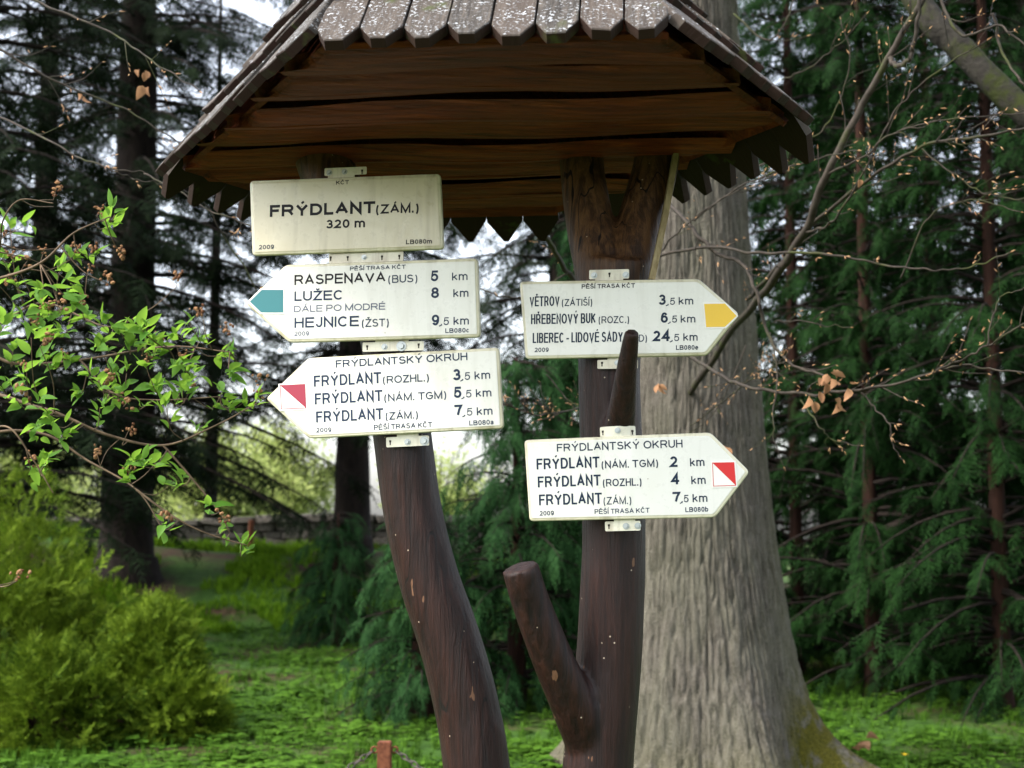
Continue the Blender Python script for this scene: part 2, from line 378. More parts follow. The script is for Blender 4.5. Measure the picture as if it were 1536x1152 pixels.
# ------------------------------------------------------------------ foliage scattering
def rot_from(d, roll):
    """(n,3) directions -> (n,3,3) frames, x along d, z roughly up, rolled"""
    d = d / (np.linalg.norm(d, axis=1)[:, None] + 1e-9)
    up = np.tile(np.array([0, 0, 1.0]), (len(d), 1)); up[np.abs(d[:, 2]) > 0.97] = (1, 0, 0)
    y = np.cross(up, d); y /= np.linalg.norm(y, axis=1)[:, None]; z = np.cross(d, y)
    c, s = np.cos(roll)[:, None], np.sin(roll)[:, None]
    y2 = y * c + z * s; z2 = z * c - y * s
    return np.stack([d, y2, z2], -1)
def scatter(T, P, R, S):
    """T (k,3,3) triangles of a template, P positions, R frames, S sizes -> V, F"""
    k = len(T); v = T.reshape(-1, 3)
    out = np.einsum('nij,kj->nki', R, v) * S[:, None, None] + P[:, None, :]
    V = out.reshape(-1, 3); return V, np.arange(len(V)).reshape(-1, 3)
def make_spray(n, side, droop, lw, sub, ang=50, seed=1, taper=1.0):
    """a flat frond: rachis along +x, side twigs, each with small leaflets; unit length"""
    r = random.Random(seed); T = []
    def blade(p, d, L, wd, nrm):
        d = d.normalized(); s = nrm.cross(d).normalized() * wd
        T.append([p - s * 0.5, p + s * 0.5, p + d * L])
    def rp(t): return Vector((t, 0.03 * math.sin(t * 5), -droop * t * t))
    nrm = Vector((0, 0, 1))
    for k in range(5):
        a, b = rp(k / 5), rp((k + 1) / 5); s = Vector((0, 0.5 * lw, 0)) * (1 - k / 6)
        T.append([a - s, a + s, b])
    for k in range(n):
        t = 0.06 + 0.92 * k / n; sg = 1 if k % 2 else -1
        L = side * ((1 - t) ** taper + 0.14) * r.uniform(0.75, 1.2)
        a = math.radians(ang + r.uniform(-12, 12)) * (1 - 0.3 * t)
        d = Vector((math.cos(a), sg * math.sin(a), -droop * 1.2 * t + r.uniform(-0.25, 0.1)))
        p = rp(t); blade(p, d, L, lw, nrm)
        dn = d.normalized()
        for q in range(sub):
            u = (q + 0.6) / (sub + 0.3); s2 = 1 if q % 2 else -1
            a2 = a * sg + s2 * math.radians(42)
            d2 = Vector((math.cos(a2), math.sin(a2), dn.z - 0.25 + r.uniform(-0.2, 0.15)))
            blade(p + dn * L * u, d2, L * (0.55 - 0.28 * u) + 0.015, lw * 0.85, Vector((r.uniform(-0.4, 0.4), r.uniform(-0.4, 0.4), 1)))
    return np.array([[tuple(v) for v in t] for t in T])
SP_SPRUCE = make_spray(12, 0.46, 0.20, 0.046, 2, 55, 2)
SP_THUJA = make_spray(13, 0.42, 0.42, 0.046, 2, 48, 3)
SP_HEM = make_spray(15, 0.36, 0.60, 0.033, 2, 40, 4)
SP_YEW = make_spray(10, 0.42, 0.05, 0.070, 1, 42, 5)

def conifer(x, y, h, r0, label, z0=0.8, zt=None, L=2.4, nb=120, dens=9, size=(0.35, 0.6), spray=SP_SPRUCE, fm='spruce', bm='spruce_bark',
            el=(0, 18), droop=0.45, group='conifers', zpow=1.0, name='conifer_tree', lean=0.0, az_rng=None, hang=0.35, cat='conifer tree'):
    zg = gz(x, y); zt = zt or h
    t = thing(name, (x, y, zg), label, cat, group)
    tube('trunk', [(x, y, zg - 0.3), (x + lean * .02, y, zg + 0.25), (x + lean * .2, y, zg + 1.2), (x + lean * .6, y, zg + h * 0.5), (x + lean, y, zg + h)], [r0 * 1.75, r0 * 1.2, r0, r0 * 0.72, r0 * 0.15], M[bm], t, 16, 40, 0.12, 3.0)
    B = Bag(); P, D, S = [], [], []
    for k in range(nb):
        z = z0 + (zt - z0) * (rng.random() ** zpow)
        az = rng.uniform(0, 2 * math.pi) if az_rng is None else rng.uniform(*az_rng)
        ln = L * (1 - 0.72 * z / h) * rng.uniform(0.6, 1.12)
        e = math.radians(rng.uniform(*el)); dh = np.array([math.cos(az), math.sin(az), 0])
        b0 = np.array([x + lean * z / h, y, zg + z])
        s = np.linspace(0, 1, 6)
        pts = b0 + dh * (ln * s)[:, None] + np.array([0, 0, 1]) * (ln * (math.tan(e) * s - droop * s * s))[:, None]
        B.tube(pts, np.linspace(0.006 + 0.010 * ln, 0.003, 6), 4, None if False else 6)
        m = max(3, int(ln * dens)); ss = rng.uniform(0.18, 1.0, m)
        pp = b0 + dh * (ln * ss)[:, None] + np.array([0, 0, 1]) * (ln * (math.tan(e) * ss - droop * ss * ss))[:, None]
        yaw = az + rng.choice([-1, 1], m) * rng.uniform(0.25, 1.15, m)
        sl = math.tan(e) - 2 * droop * ss - rng.uniform(0.0, 2 * hang, m)
        P.append(pp); D.append(np.stack([np.cos(yaw), np.sin(yaw), sl], 1)); S.append(rng.uniform(*size, m) * (1.05 - 0.35 * ss))
    B.build('branch_wood', M['spruce_bark'], t)['kind'] = 'stuff'
    P, D, S = np.vstack(P), np.vstack(D), np.concatenate(S)
    V, Fc = scatter(spray, P, rot_from(D, rng.uniform(-0.5, 0.5, len(P))), S)
    o = place('crown', big_mesh('crown', V, Fc, M[fm]), t); o['kind'] = 'stuff'
    return t

# ------------------------------------------------------------------ stone wall at the back of the garden
WY = 26.0
t = thing('stone_wall', (-5, WY, 1.0), 'low dark stone garden wall behind the two dark tree trunks', 'wall')
WX0, WX1 = -8.6, 0.9
def wtop(x): return 1.60 + 0.14 * (x - WX0) / (WX1 - WX0) + 0.04 * math.sin(x * 1.3)
vv, ff = [], []
xs = np.linspace(WX0, WX1, 30)
for x in xs:
    for (dy, z) in ((0.1, gz(x, WY) - 0.3), (0.1, wtop(x) - 0.08), (0.45, wtop(x) - 0.08), (0.45, gz(x, WY) - 0.3)): vv.append((x, WY + dy, z))
for k in range(len(xs) - 1):
    for q in range(4):
        a, b = k * 4 + q, k * 4 + (q + 1) % 4; ff.append((a, b, b + 4, a + 4))
place('wall_core', mesh('wall_core', vv, ff, M['mortar']), t)
def stone_mesh(seed):
    bm = bmesh.new(); bmesh.ops.create_cube(bm, size=1)
    r = random.Random(seed)
    for v in bm.verts: v.co += Vector((r.uniform(-.1, .1), r.uniform(-.08, .08), r.uniform(-.1, .1)))
    bmesh.ops.bevel(bm, geom=bm.edges[:], offset=0.13, segments=1, affect='EDGES')
    me = bpy.data.meshes.new('stone'); bm.to_mesh(me); bm.free(); me.materials.append(M['stone']); return me
SM = [stone_mesh(k) for k in range(7)]
for row in range(5):
    x = WX0 + rnd.uniform(0, .2)
    while x < WX1:
        wd = rnd.uniform(0.2, 0.42) * (1.25 if row == 4 else 1); xc = x + wd / 2
        zb = gz(xc, WY) - 0.08; hh = (wtop(xc) - zb) / 5
        place('stone', rnd.choice(SM), t, (xc, WY + 0.13 + rnd.uniform(-.03, .03), zb + hh * (row + .5)), (rnd.uniform(-.06, .06), rnd.uniform(-.06, .06), rnd.uniform(-.08, .08)), (wd * .97, 0.3 if row < 4 else .5, hh * rnd.uniform(.9, 1.02)))
        x += wd
# thin rusty stake against the wall
p = at(376, 815, 24.9)
t = tag(tube('iron_stake', [(p.x, p.y, gz(p.x, p.y) - .1), (p.x, p.y, p.z + .2), (p.x + .01, p.y, 1.6)], [.05, .05, .05], M['rust'], None, 8), 'thin rusty stake standing in front of the stone wall', 'stake')

# ------------------------------------------------------------------ conifers, left
def px_x(px, Y): return (px - 768) / F * Y / (cp)          # close enough for placing trunks
conifer(px_x(195, 22), 22, 17, .40, 'large dark spruce with thick straight trunk left of the signs', z0=1.7, zt=11, L=4.4, nb=230, dens=6, droop=.28, el=(-8, 14), size=(.4, .75), group='dark spruces by the wall')
conifer(px_x(530, 24), 24, 16, .30, 'dark spruce whose bare trunk stands just left of the leaning post', z0=2.9, zt=11, L=3.4, nb=150, dens=6.5, droop=.25, el=(-10, 12), size=(.4, .7), group='dark spruces by the wall')
conifer(px_x(-60, 17), 17, 15, .30, 'dense dark spruce at the left edge behind the yellow-green yew', z0=1.7, zt=9.5, L=3.5, nb=170, dens=7, droop=.35, size=(.4, .7), group='dark spruces by the wall')
conifer(px_x(60, 27.6), 27.6, 15, .30, 'dark spruce beyond the wall, furthest left', z0=2.2, zt=13, L=4.0, nb=130, dens=6, size=(.45, .8), group='dark spruces by the wall')
conifer(px_x(320, 29.5), 29.5, 13, .13, 'slender spruce with thin trunk beyond the wall', z0=3.6, zt=12, L=2.8, nb=70, dens=5, size=(.4, .7), group='dark spruces by the wall')
conifer(px_x(840, 20.5), 20.5, 12, .2, 'dark spruce behind the gap between the two posts', z0=3.2, zt=10, L=3.5, nb=180, dens=6, size=(.35, .65), group='dark spruces by the wall')

# ------------------------------------------------------------------ hemlock bushes in the middle
def hem(px, Y, h, L, label, nb, z0=.15, sz=(.24, .44), zt=None, name='hemlock_bush', d=15):
    return conifer(px_x(px, Y), Y, h, .07, label, z0=z0, zt=zt, L=L, nb=nb, dens=d, size=sz, spray=SP_HEM, fm='hemlock', bm='red_bark', el=(5, 35), droop=.55, group='drooping hemlocks behind the posts', name=name, hang=.5, cat='hemlock')
hem(635, 11.8, 1.85, .85, 'low blue-green drooping hemlock bush left of the leaning post', 120)
hem(775, 12.4, 3.0, 1.35, 'blue-green drooping hemlock seen between the two posts', 190)
hem(890, 14.0, 4.6, 1.3, 'taller dark green hemlock behind the forked post', 260, sz=(.3, .5))
hem(510, 18.5, 1.7, 1.0, 'small hemlock on the bank below the second dark trunk', 110)

# ------------------------------------------------------------------ dark conifers, right
def thu(px, Y, h, L, label, nb, z0=.1, zt=None, r=.07, d=15, sz=(.17, .38), fm='thuja', bm='red_bark'):
    return conifer(px_x(px, Y), Y, h, r, label, z0=z0, zt=zt, L=L, nb=nb, dens=d, size=sz, spray=SP_THUJA, fm=fm, bm=bm, el=(0, 30), droop=.45, group='dark green conifers on the right', name='thuja_tree', hang=.4, cat='conifer tree')
thu(1300, 13.2, 10, 1.6, 'dark conifer with reddish trunk right of the beech', 260, zt=7.5, z0=.3)
thu(1490, 12.2, 9.5, 1.6, 'dark green conifer at the right edge, nearest of the row', 300, zt=7.0)
thu(1190, 15.0, 11, 1.9, 'dark conifer close behind the beech trunk', 200, zt=8.0, d=16, sz=(.2, .38))
thu(1400, 16.0, 12, 2.2, 'tall dark conifer behind the two right-hand ones', 220, zt=8.5, d=14, sz=(.22, .42))
thu(1650, 14.0, 11, 2.0, 'dark conifer beyond the right edge of the picture', 110, zt=7, d=14, sz=(.2, .4))
conifer(px_x(980, 18), 18, 15, .3, 'tall dark spruce behind the forked post and roof', z0=.5, zt=10, L=2.7, nb=230, dens=7, size=(.4, .7), group='dark spruces behind the roof')
conifer(px_x(1260, 20), 20, 16, .35, 'tall dark spruce far behind the right eave', z0=.5, zt=11.5, L=3.2, nb=260, dens=7, size=(.4, .75), group='dark spruces behind the roof')
conifer(px_x(1540, 20), 20, 16, .35, 'tall dark spruce far behind the right edge', z0=.5, zt=11.5, L=3.2, nb=250, dens=7, size=(.4, .75), group='dark spruces behind the roof')

# ------------------------------------------------------------------ pale spring trees beyond the wall
LEAFT = np.array([[(0, -.18, 0), (.5, 0, .05), (0, .18, 0)], [(0, -.18, 0), (-.5, 0, .05), (0, .18, 0)]], float)
def spring_tree(px, Y, zc, rad, n, label, group='pale spring trees beyond the wall'):
    x = px_x(px, Y); zg = gz(x, Y)
    t = thing('spring_tree', (x, Y, zg), label, 'tree', group)
    tube('trunk', [(x, Y, zg - .3), (x + .1, Y, zg + 3), (x, Y, zc + rad * .5)], [.22, .16, .05], M['twig'], t, 8)
    B = Bag(); C = []
    for k in range(34):
        az, el_ = rng.uniform(0, 6.28), rng.uniform(-.6, 1.3)
        e = np.array([math.cos(az) * math.cos(el_), math.sin(az) * math.cos(el_), math.sin(el_)]) * rad * rng.uniform(.6, 1.05) + np.array([x, Y, zc])
        s = np.array([x, Y, zc - rad * rng.uniform(.1, .9)]); B.tube([s, (s + e) / 2 + [0, 0, .2], e], [.06, .03, .012], 4, 6)
        for q in range(7): C.append(s + (e - s) * rng.uniform(.35, 1.08) + rng.normal(0, .22, 3))
    B.build('branch_wood', M['twig'], t)['kind'] = 'stuff'
    C = np.array(C); P = C[rng.integers(0, len(C), n)] + rng.normal(0, .24, (n, 3))
    V, Fc = scatter(LEAFT, P, rot_from(rng.normal(0, 1, (n, 3)), rng.uniform(-1.5, 1.5, n)), rng.uniform(.12, .24, n))
    o = place('crown', big_mesh('crown', V, Fc, M['far_leaf']), t); o['kind'] = 'stuff'
for k, (px, Y, zc, rad, n, lb) in enumerate([
    (40, 40, 2.2, 2.1, 9000, 'pale green spring tree beyond the wall at far left above the yew'),
    (215, 44, 2.3, 1.9, 6000, 'pale spring tree seen past the right side of the big dark trunk'),
    (330, 38, 2.4, 1.7, 6500, 'pale yellow-green tree beyond the wall between the two dark trunks'),
    (425, 42, 2.8, 2.0, 8000, 'pale leafy tree beyond the wall just left of the second trunk'),
    (105, 48, 1.6, 2.0, 6500, 'low pale tree beyond the wall just left of the big dark trunk'),
    (660, 44, 2.2, 1.8, 6500, 'pale green tree glimpsed right of the leaning post')]):
    spring_tree(px, Y, zc, rad, n, lb)

# ------------------------------------------------------------------ golden yew mounds, left
def mound(px, Y, rx, ry, h, n, label, z_off=0.0):
    x = px_x(px, Y); zg = gz(x, Y)
    t = thing('yew_shrub', (x, Y, zg), label, 'shrub', 'yellow-green yews on the left')
    B = Bag()
    for k in range(26):
        az = rng.uniform(0, 6.28); e = np.array([x + rx * .85 * math.cos(az), Y + ry * .85 * math.sin(az), zg + h * rng.uniform(.15, .95) * (1 - .3)])
        B.tube([np.array([x, Y, zg]), (np.array([x, Y, zg]) + e) / 2 + [0, 0, .1], e], [.03, .018, .006], 5, 6)
    B.build('stem', M['red_bark'], t)['kind'] = 'stuff'
    az = rng.uniform(0, 2 * math.pi, n); u = rng.random(n) ** .8
    el_ = np.arcsin(u * .999)
    d = np.stack([np.cos(az) * np.cos(el_), np.sin(az) * np.cos(el_), np.sin(el_)], 1)
    rr = 1 + .42 * noise(d * 2.3 + px * .1) + .22 * noise(d * 6 + 5)
    dep = 1 - .42 * rng.random(n) ** 1.6
    P = np.array([x, Y, zg]) + d * np.array([rx, ry, h]) * (rr * dep)[:, None]
    D = d * np.array([1, 1, .6]) + rng.normal(0, .5, (n, 3)) + [0, 0, .3]
    V, Fc = scatter(SP_YEW, P, rot_from(D, rng.uniform(-1.5, 1.5, n)), rng.uniform(.09, .20, n))
    o = place('foliage', big_mesh('foliage', V, Fc, M['yew']), t); o['kind'] = 'stuff'
mound(15, 11.6, 1.02, 1.0, 1.45, 8200, 'tall yellow-green yew shrub at the left edge of the lawn')
mound(228, 11.0, .46, .5, .84, 4500, 'smaller yellow-green yew beside the tall one, nearer the middle')
mound(100, 10.4, .62, .5, .68, 3500, 'low front yew mound spreading onto the lawn')
mound(278, 10.7, .30, .35, .52, 2000, 'smallest low yew clump at the right foot of the shrubs')

# ------------------------------------------------------------------ lawn ground cover and bank grass
def leaf_clump(seed, n=9, hgt=.9):
    r = random.Random(seed); T = []
    for k in range(n):
        az = r.uniform(0, 6.28); el_ = r.uniform(.3, 1.2); L = r.uniform(.5, 1.0)
        e = Vector((math.cos(az) * math.cos(el_), math.sin(az) * math.cos(el_), math.sin(el_))) * L * hgt
        out = Vector((math.cos(az), math.sin(az), r.uniform(-.5, .3))).normalized(); sd = Vector((-math.sin(az), math.cos(az), r.uniform(-.3, .3)))
        T.append([Vector((0, 0, 0)), sd * .03, e])
        for q in (-.7, .7):
            o = (out + sd * q * .9).normalized(); w_ = o.cross(Vector((0, 0, 1))).normalized() * .24
            T.append([e, e + o * .3 + w_, e + o * .62]); T.append([e, e + o * .62, e + o * .3 - w_])
    return np.array([[tuple(v) for v in t] for t in T])
def grass_clump(seed, n=14):
    r = random.Random(seed); T = []
    for k in range(n):
        az = r.uniform(0, 6.28); b = Vector((r.uniform(-.25, .25), r.uniform(-.25, .25), 0)); ln = Vector((math.cos(az), math.sin(az), 0)) * r.uniform(.1, .5)
        s = Vector((-math.sin(az), math.cos(az), 0)) * .035; m = b + ln * .4 + Vector((0, 0, .6)); e = b + ln + Vector((0, 0, r.uniform(.7, 1.1)))
        T += [[b - s, b + s, m + s], [b - s, m + s, m - s], [m - s, m + s, e]]
    return np.array([[tuple(v) for v in t] for t in T])
def cover(name, label, region, n, clump, m, size, dens_fn=None):
    x0, x1, y0, y1 = region
    y = y0 + (y1 - y0) * rng.random(n) ** 1.35; x = rng.uniform(x0, x1, n) * (y / y1 if name != 'x' else 1)
    if dens_fn is not None:
        k = rng.random(n) < dens_fn(x, y); x, y = x[k], y[k]
    z = ground_z(x, y); P = np.stack([x, y, z], 1); n = len(x)
    hump = .75 + .5 * noise(P * 2.2)
    D = np.stack([np.cos(a := rng.uniform(0, 6.28, n)), np.sin(a), np.zeros(n)], 1)
    V, Fc = scatter(clump, P, rot_from(D, rng.uniform(-.15, .15, n)), rng.uniform(*size, n) * hump)
    o = place(name, big_mesh(name, V, Fc, m)); tag(o, label, 'ground cover' if 'cover' in name else 'grass', kind='stuff')
cover('ground_cover', 'bright green leafy ground cover carpeting the lawn', (-9.6, 9.6, 8.2, 21), 19000, leaf_clump(3, 4), M['cover'], (.065, .16),
      lambda x, y: (1 - .9 * sstep(y, 19.5, 21)) * np.clip(.62 + 1.3 * fbm(np.stack([x * 1.3, y * 1.3, x * 0 + 9], 1), 3), .12, 1))
cover('lawn_grass', 'short grass between the leafy ground cover', (-9.6, 9.6, 8.0, 21), 9000, grass_clump(5, 8), M['cover'], (.06, .12))
def bank_d(x, y): return (fbm(np.stack([x * .8, y * .8, x * 0 + 3], 1), 3) > -.16) * 1.0
cover('bank_grass', 'yellow-green tufts on the dark bank below the wall', (-10, 4, 19.5, 25.8), 12000, grass_clump(8, 9), M['bank_grass'], (.10, .24), bank_d)
#PART3

# ================================================================== THE ROOFED POSTS
ZE = 2.434                                 # height of the eave
Lc, Rc = at_z(266, 262, ZE), at_z(1190, 193, ZE)
FL, FR = at_z(482, 74, ZE), at_z(1003, 58, ZE)
CC = (Lc + Rc) / 2
HEX = [FL, FR, Rc, 2 * CC - FL, 2 * CC - FR, Lc]
APEX = CC + Vector((0, 0, .80))
sh = thing('shelter', (CC.x, CC.y, 0), 'brown log posts carrying a six-sided roof of pointed grey wooden shingles', 'shelter')
def clip_poly(poly, a, b, c):              # keep a*u+b*t >= c
    out = []
    for k in range(len(poly)):
        p, q = poly[k], poly[(k + 1) % len(poly)]; fp, fq = a * p[0] + b * p[1] - c, a * q[0] + b * q[1] - c
        if fp >= 0: out.append(p)
        if (fp >= 0) != (fq >= 0):
            s = fp / (fp - fq); out.append((p[0] + (q[0] - p[0]) * s, p[1] + (q[1] - p[1]) * s))
    return out
def slab(name, pts, thick, nrm, mat_, uvs=None, chamfer=0.0, inner=None):
    """prism: pts (3D, face seen along +nrm) extruded against nrm"""
    bm = bmesh.new(); n = len(pts); c = sum(pts, Vector()) / n
    top = [bm.verts.new(p + (c - p).normalized() * chamfer) for p in pts] if chamfer else [bm.verts.new(p) for p in pts]
    rings = [top]
    if chamfer: rings.append([bm.verts.new(p - nrm * chamfer) for p in pts])
    rings.append([bm.verts.new(p - nrm * thick) for p in pts])
    uvl = bm.loops.layers.uv.new('uv'); um = {}
    for rg in rings:
        for k, v in enumerate(rg): um[v] = uvs[k] if uvs else (0, 0)
    bm.faces.new(top); bm.faces.new(rings[-1][::-1])
    for a, b in zip(rings, rings[1:]):
        for k in range(n): bm.faces.new((a[k], b[k], b[(k + 1) % n], a[(k + 1) % n]))
    for f in bm.faces:
        for l in f.loops: l[uvl].uv = um[l.vert]
    bmesh.ops.recalc_face_normals(bm, faces=bm.faces[:])
    me = bpy.data.meshes.new(name); bm.to_mesh(me); bm.free(); me.materials.append(mat_); return me
PITCHW = [None, .098, .098, .098, .098, .098]
for fi in range(6):
    A, B_ = HEX[fi], HEX[(fi + 1) % 6]
    e = (B_ - A).normalized(); W = (B_ - A).length; mid = (A + B_) / 2
    foot = A + e * (APEX - A).dot(e); T = (APEX - foot).length; s = (APEX - foot).normalized(); uap = (APEX - A).dot(e)
    nrm = e.cross(s).normalized()
    if nrm.z < 0: nrm = -nrm
    # sheathing: unseen panel added under the shingles to block light
    pts = [A - nrm * 0.004, B_ - nrm * 0.004, APEX - nrm * 0.004]
    place('roof_light_block', slab('roof_light_block', [A + s * .02, B_ + s * .02, APEX], .012, nrm, M['plank']), sh)
    nw = 8 if fi == 0 else max(5, round(W / .098))
    for row in range(6):
        t0 = (-0.055 if fi in (0, 2, 3, 4) else -.04) + row * 0.178; ln = 0.30 if row < 5 else .2
        pw = W / nw; off = (0.5 * pw if row % 2 else 0)
        k = -2 if row % 2 else -1
        while k < nw + 2:
            u0 = k * pw + off + .0016; u1 = u0 + pw - .0032; k += 1
            cut = pw * rnd.uniform(.26, .34); d = rnd.uniform(.044, .054) + (.024 if fi == 3 else .012 if fi in (2, 4) else 0); tt = t0 + rnd.uniform(-.006, .006) - (.03 if fi in (2, 3, 4) and row == 0 else 0)
            if fi in (2, 3, 4): cut = pw * .42
            poly = [(u0, tt + d), (u0 + cut, tt), (u1 - cut, tt), (u1, tt + d), (u1, tt + ln), (u0, tt + ln)]
            # hips: left line through A and apex, right line through B and apex
            poly = clip_poly(poly, T, -uap, -0.010 * T)
            poly = clip_poly(poly, -T, -(W - uap), -W * T - 0.010 * T) if poly else poly
            poly = clip_poly(poly, 1, 0, -.012) if poly else poly
            poly = clip_poly(poly, -1, 0, -W - .012) if poly else poly
            if len(poly) < 3: continue
            area = abs(sum(poly[i][0] * poly[(i + 1) % len(poly)][1] - poly[(i + 1) % len(poly)][0] * poly[i][1] for i in range(len(poly)))) / 2
            if area < .0012: continue
            lift = rnd.uniform(0, .004); curl = rnd.uniform(-.004, .004)
            def pt(u, v): 
                q = (v - tt) / ln
                return A + e * u + s * v + nrm * (.022 + .026 * (1 - q) + lift + curl * ((u - u0) / pw - .5) * 2 + (.0 if row else 0))
            pts = [pt(*q) for q in poly]
            place('shingle', slab('shingle', pts, .021, nrm, M['shingle'], [tuple(q) for q in poly], .0022), sh)
# ceiling planks
ex = (HEX[1] - HEX[0]); ex.z = 0; ex.normalize(); ey = Vector((-ex.y, ex.x, 0))
h2 = [((p - CC).dot(ex), (p - CC).dot(ey)) for p in HEX]
h2 = [(a * .975, b * .975) for a, b in h2]
vmin, vmax = min(b for a, b in h2), max(b for a, b in h2)
cuts = [0, .13, .245, .36, .50, .615, .74, .87, 1]
for k in range(len(cuts) - 1):
    a, b = vmin + (vmax - vmin) * cuts[k], vmin + (vmax - vmin) * cuts[k + 1]
    tl = rnd.uniform(-.016, .016)
    poly = clip_poly(clip_poly(h2, tl, 1, a + .002), -tl * .6, -1, -b + .002)
    fine = []
    for i in range(len(poly)):
        p, q = poly[i], poly[(i + 1) % len(poly)]; L_ = math.hypot(q[0] - p[0], q[1] - p[1]); m = max(1, int(L_ / .035))
        for z in range(m): fine.append((p[0] + (q[0] - p[0]) * z / m, p[1] + (q[1] - p[1]) * z / m))
    nn = fbm(np.array([(x_ * 7, y_ * 3, k * 5.0) for x_, y_ in fine]), 3); sg = [1 if y_ < (a + b) / 2 else -1 for x_, y_ in fine]
    fine = [(x_, y_ + (.011 * (n_ + .35)) * g_) for (x_, y_), n_, g_ in zip(fine, nn, sg)]
    zo = (k % 2) * .014 + rnd.uniform(-.006, .006)
    # rounded hewn underside: three rings
    bm = bmesh.new(); rings = []
    for inset, dz in ((.075, 0.0), (.03, .007), (0.0, .018), (.06, .032)):
        cy_ = (a + b) / 2
        rings.append([bm.verts.new(CC + ex * (x_ * (1 - inset * .2)) + ey * (y_ + (cy_ - y_) * min(.9, inset / (b - a) * 2)) + Vector((0, 0, zo + dz + .004 * math.sin(x_ * 9 + k)))) for x_, y_ in fine])
    n = len(fine); bm.faces.new(rings[0]); bm.faces.new(rings[-1][::-1])
    for r0_, r1_ in zip(rings, rings[1:]):
        for i in range(n): bm.faces.new((r0_[i], r1_[i], r1_[(i + 1) % n], r0_[(i + 1) % n]))
    bmesh.ops.recalc_face_normals(bm, faces=bm.faces[:])
    me = bpy.data.meshes.new('ceiling_plank'); bm.to_mesh(me); bm.free(); me.materials.append(M['plank'])
    place('ceiling_plank', me, sh)
# posts
def path(pts): return [tuple(at(px, py, Y)) for px, py, Y in pts]
lp = path([(484, 205, 3.33), (487, 245, 3.31), (545, 385, 3.27), (585, 515, 3.25), (604, 660, 3.24), (618, 760, 3.24), (641, 860, 3.24), (674, 960, 3.24), (700, 1060, 3.24), (715, 1152, 3.24), (742, 1400, 3.24)]) + [(0.0, 3.24, -.1)]
lr = [.066, .066, .066, .066, .067, .067, .069, .071, .073, .075, .082, .09]
tube('post', lp, lr, M['post'], sh, 40, 170, .035, 5.0)
def post_joined():
    Vs, Fs, n = [], [], 0
    for pts, rr, m in (
        (path([(925, 395, 3.20), (920, 450, 3.2), (914, 560, 3.2), (918, 700, 3.2), (921, 800, 3.2), (918, 900, 3.2), (912, 1000, 3.2), (897, 1152, 3.2), (886, 1400, 3.2)]) + [(.17, 3.2, -.1)], [.080, .078, .070, .071, .072, .073, .074, .079, .085, .09], 90),
        (path([(872, 205, 3.3), (874, 260, 3.28), (886, 340, 3.24), (905, 420, 3.2), (914, 500, 3.2)]), [.052, .052, .056, .062, .05], 40),
        (path([(990, 205, 3.3), (982, 255, 3.28), (960, 340, 3.24), (940, 420, 3.2), (925, 500, 3.2)]), [.054, .053, .056, .062, .05], 40),
        (path([(780, 850, 3.06), (797, 905, 3.08), (828, 985, 3.11), (862, 1060, 3.15), (888, 1120, 3.19), (893, 1190, 3.2)]), [.0395, .041, .045, .052, .06, .06], 50),
        (path([(948, 497, 2.98), (940, 555, 3.03), (933, 615, 3.09), (926, 665, 3.15), (920, 700, 3.19)]), [.0165, .023, .031, .040, .045], 34)):
        P, R = spline(pts, rr, m); V, Q = tube_arrays(P, R, 28, .03, 6.0)
        Vs += V.tolist(); Fs += [tuple(i + n for i in f) for f in fix_tri(Q)]; n += len(V)
    me = mesh('post', Vs, Fs, M['post'], True); o = place('post', me, sh)
    o['label'] = 'forked brown post with a sawn-off stub on its left and a short peg'
    r = o.modifiers.new('remesh', 'REMESH'); r.mode = 'VOXEL'; r.voxel_size = .0065; r.use_smooth_shade = True
    s_ = o.modifiers.new('smooth', 'SMOOTH'); s_.iterations = 5; s_.factor = .5
    return o
post_joined()
# pale batten from the roof to the sign beside the forked post
a_, b_ = at(1014, 226, 3.24), at(976, 425, 3.12)
d_ = (b_ - a_).normalized(); sx = d_.cross(Vector((0, 1, 0))).normalized() * .0065; sy = d_.cross(sx).normalized() * .02
vv = [tuple(p + sx * i * (1.2 if p is b_ else .8) + sy * j) for p in (a_, (a_ + b_) / 2 + sx * .35, b_) for i, j in ((-1, -1), (1, -1), (1, 1), (-1, 1))]
vv = [tuple(p + sx * i + sy * j) for p in (a_, (a_ + b_) / 2 + sx * .5, b_) for i, j in ((-1, -1), (1, -1), (1, 1), (-1, 1))]
ff = [(3, 2, 1, 0), (8, 9, 10, 11)] + [(k + i, k + (i + 1) % 4, k + 4 + (i + 1) % 4, k + 4 + i) for k in (0, 4) for i in range(4)]
place('batten', mesh('batten', vv, ff, M['batten']), sh)

# ================================================================== LETTERING: a stroke alphabet
def arc(cx, cy, rx, ry, a0, a1, n=10):
    return [(cx + rx * math.cos(math.radians(a0 + (a1 - a0) * k / n)), cy + ry * math.sin(math.radians(a0 + (a1 - a0) * k / n))) for k in range(n + 1)]
G = {}
G['A'] = (.92, [[(0, 0), (.5, 1), (1, 0)], [(.19, .33), (.81, .33)]])
G['B'] = (.80, [[(.6, .53), (0, .53)], [(.6, .53)] + arc(.66, .765, .27, .235, -90, 90) + [(0, 1), (0, 0)] + arc(.68, .265, .32, .265, -90, 90) + [(.6, .53)]])
G['C'] = (.88, [arc(.5, .5, .5, .5, 42, 318, 22)])
G['D'] = (.86, [[(0, 0), (0, 1)] + [(.42, 1)] + arc(.45, .5, .55, .5, 90, -90, 14) + [(0, 0)]])
G['E'] = (.78, [[(1, 1), (0, 1), (0, 0), (1, 0)], [(0, .53), (.92, .53)]])
G['F'] = (.72, [[(1, 1), (0, 1), (0, 0)], [(0, .52), (.85, .52)]])
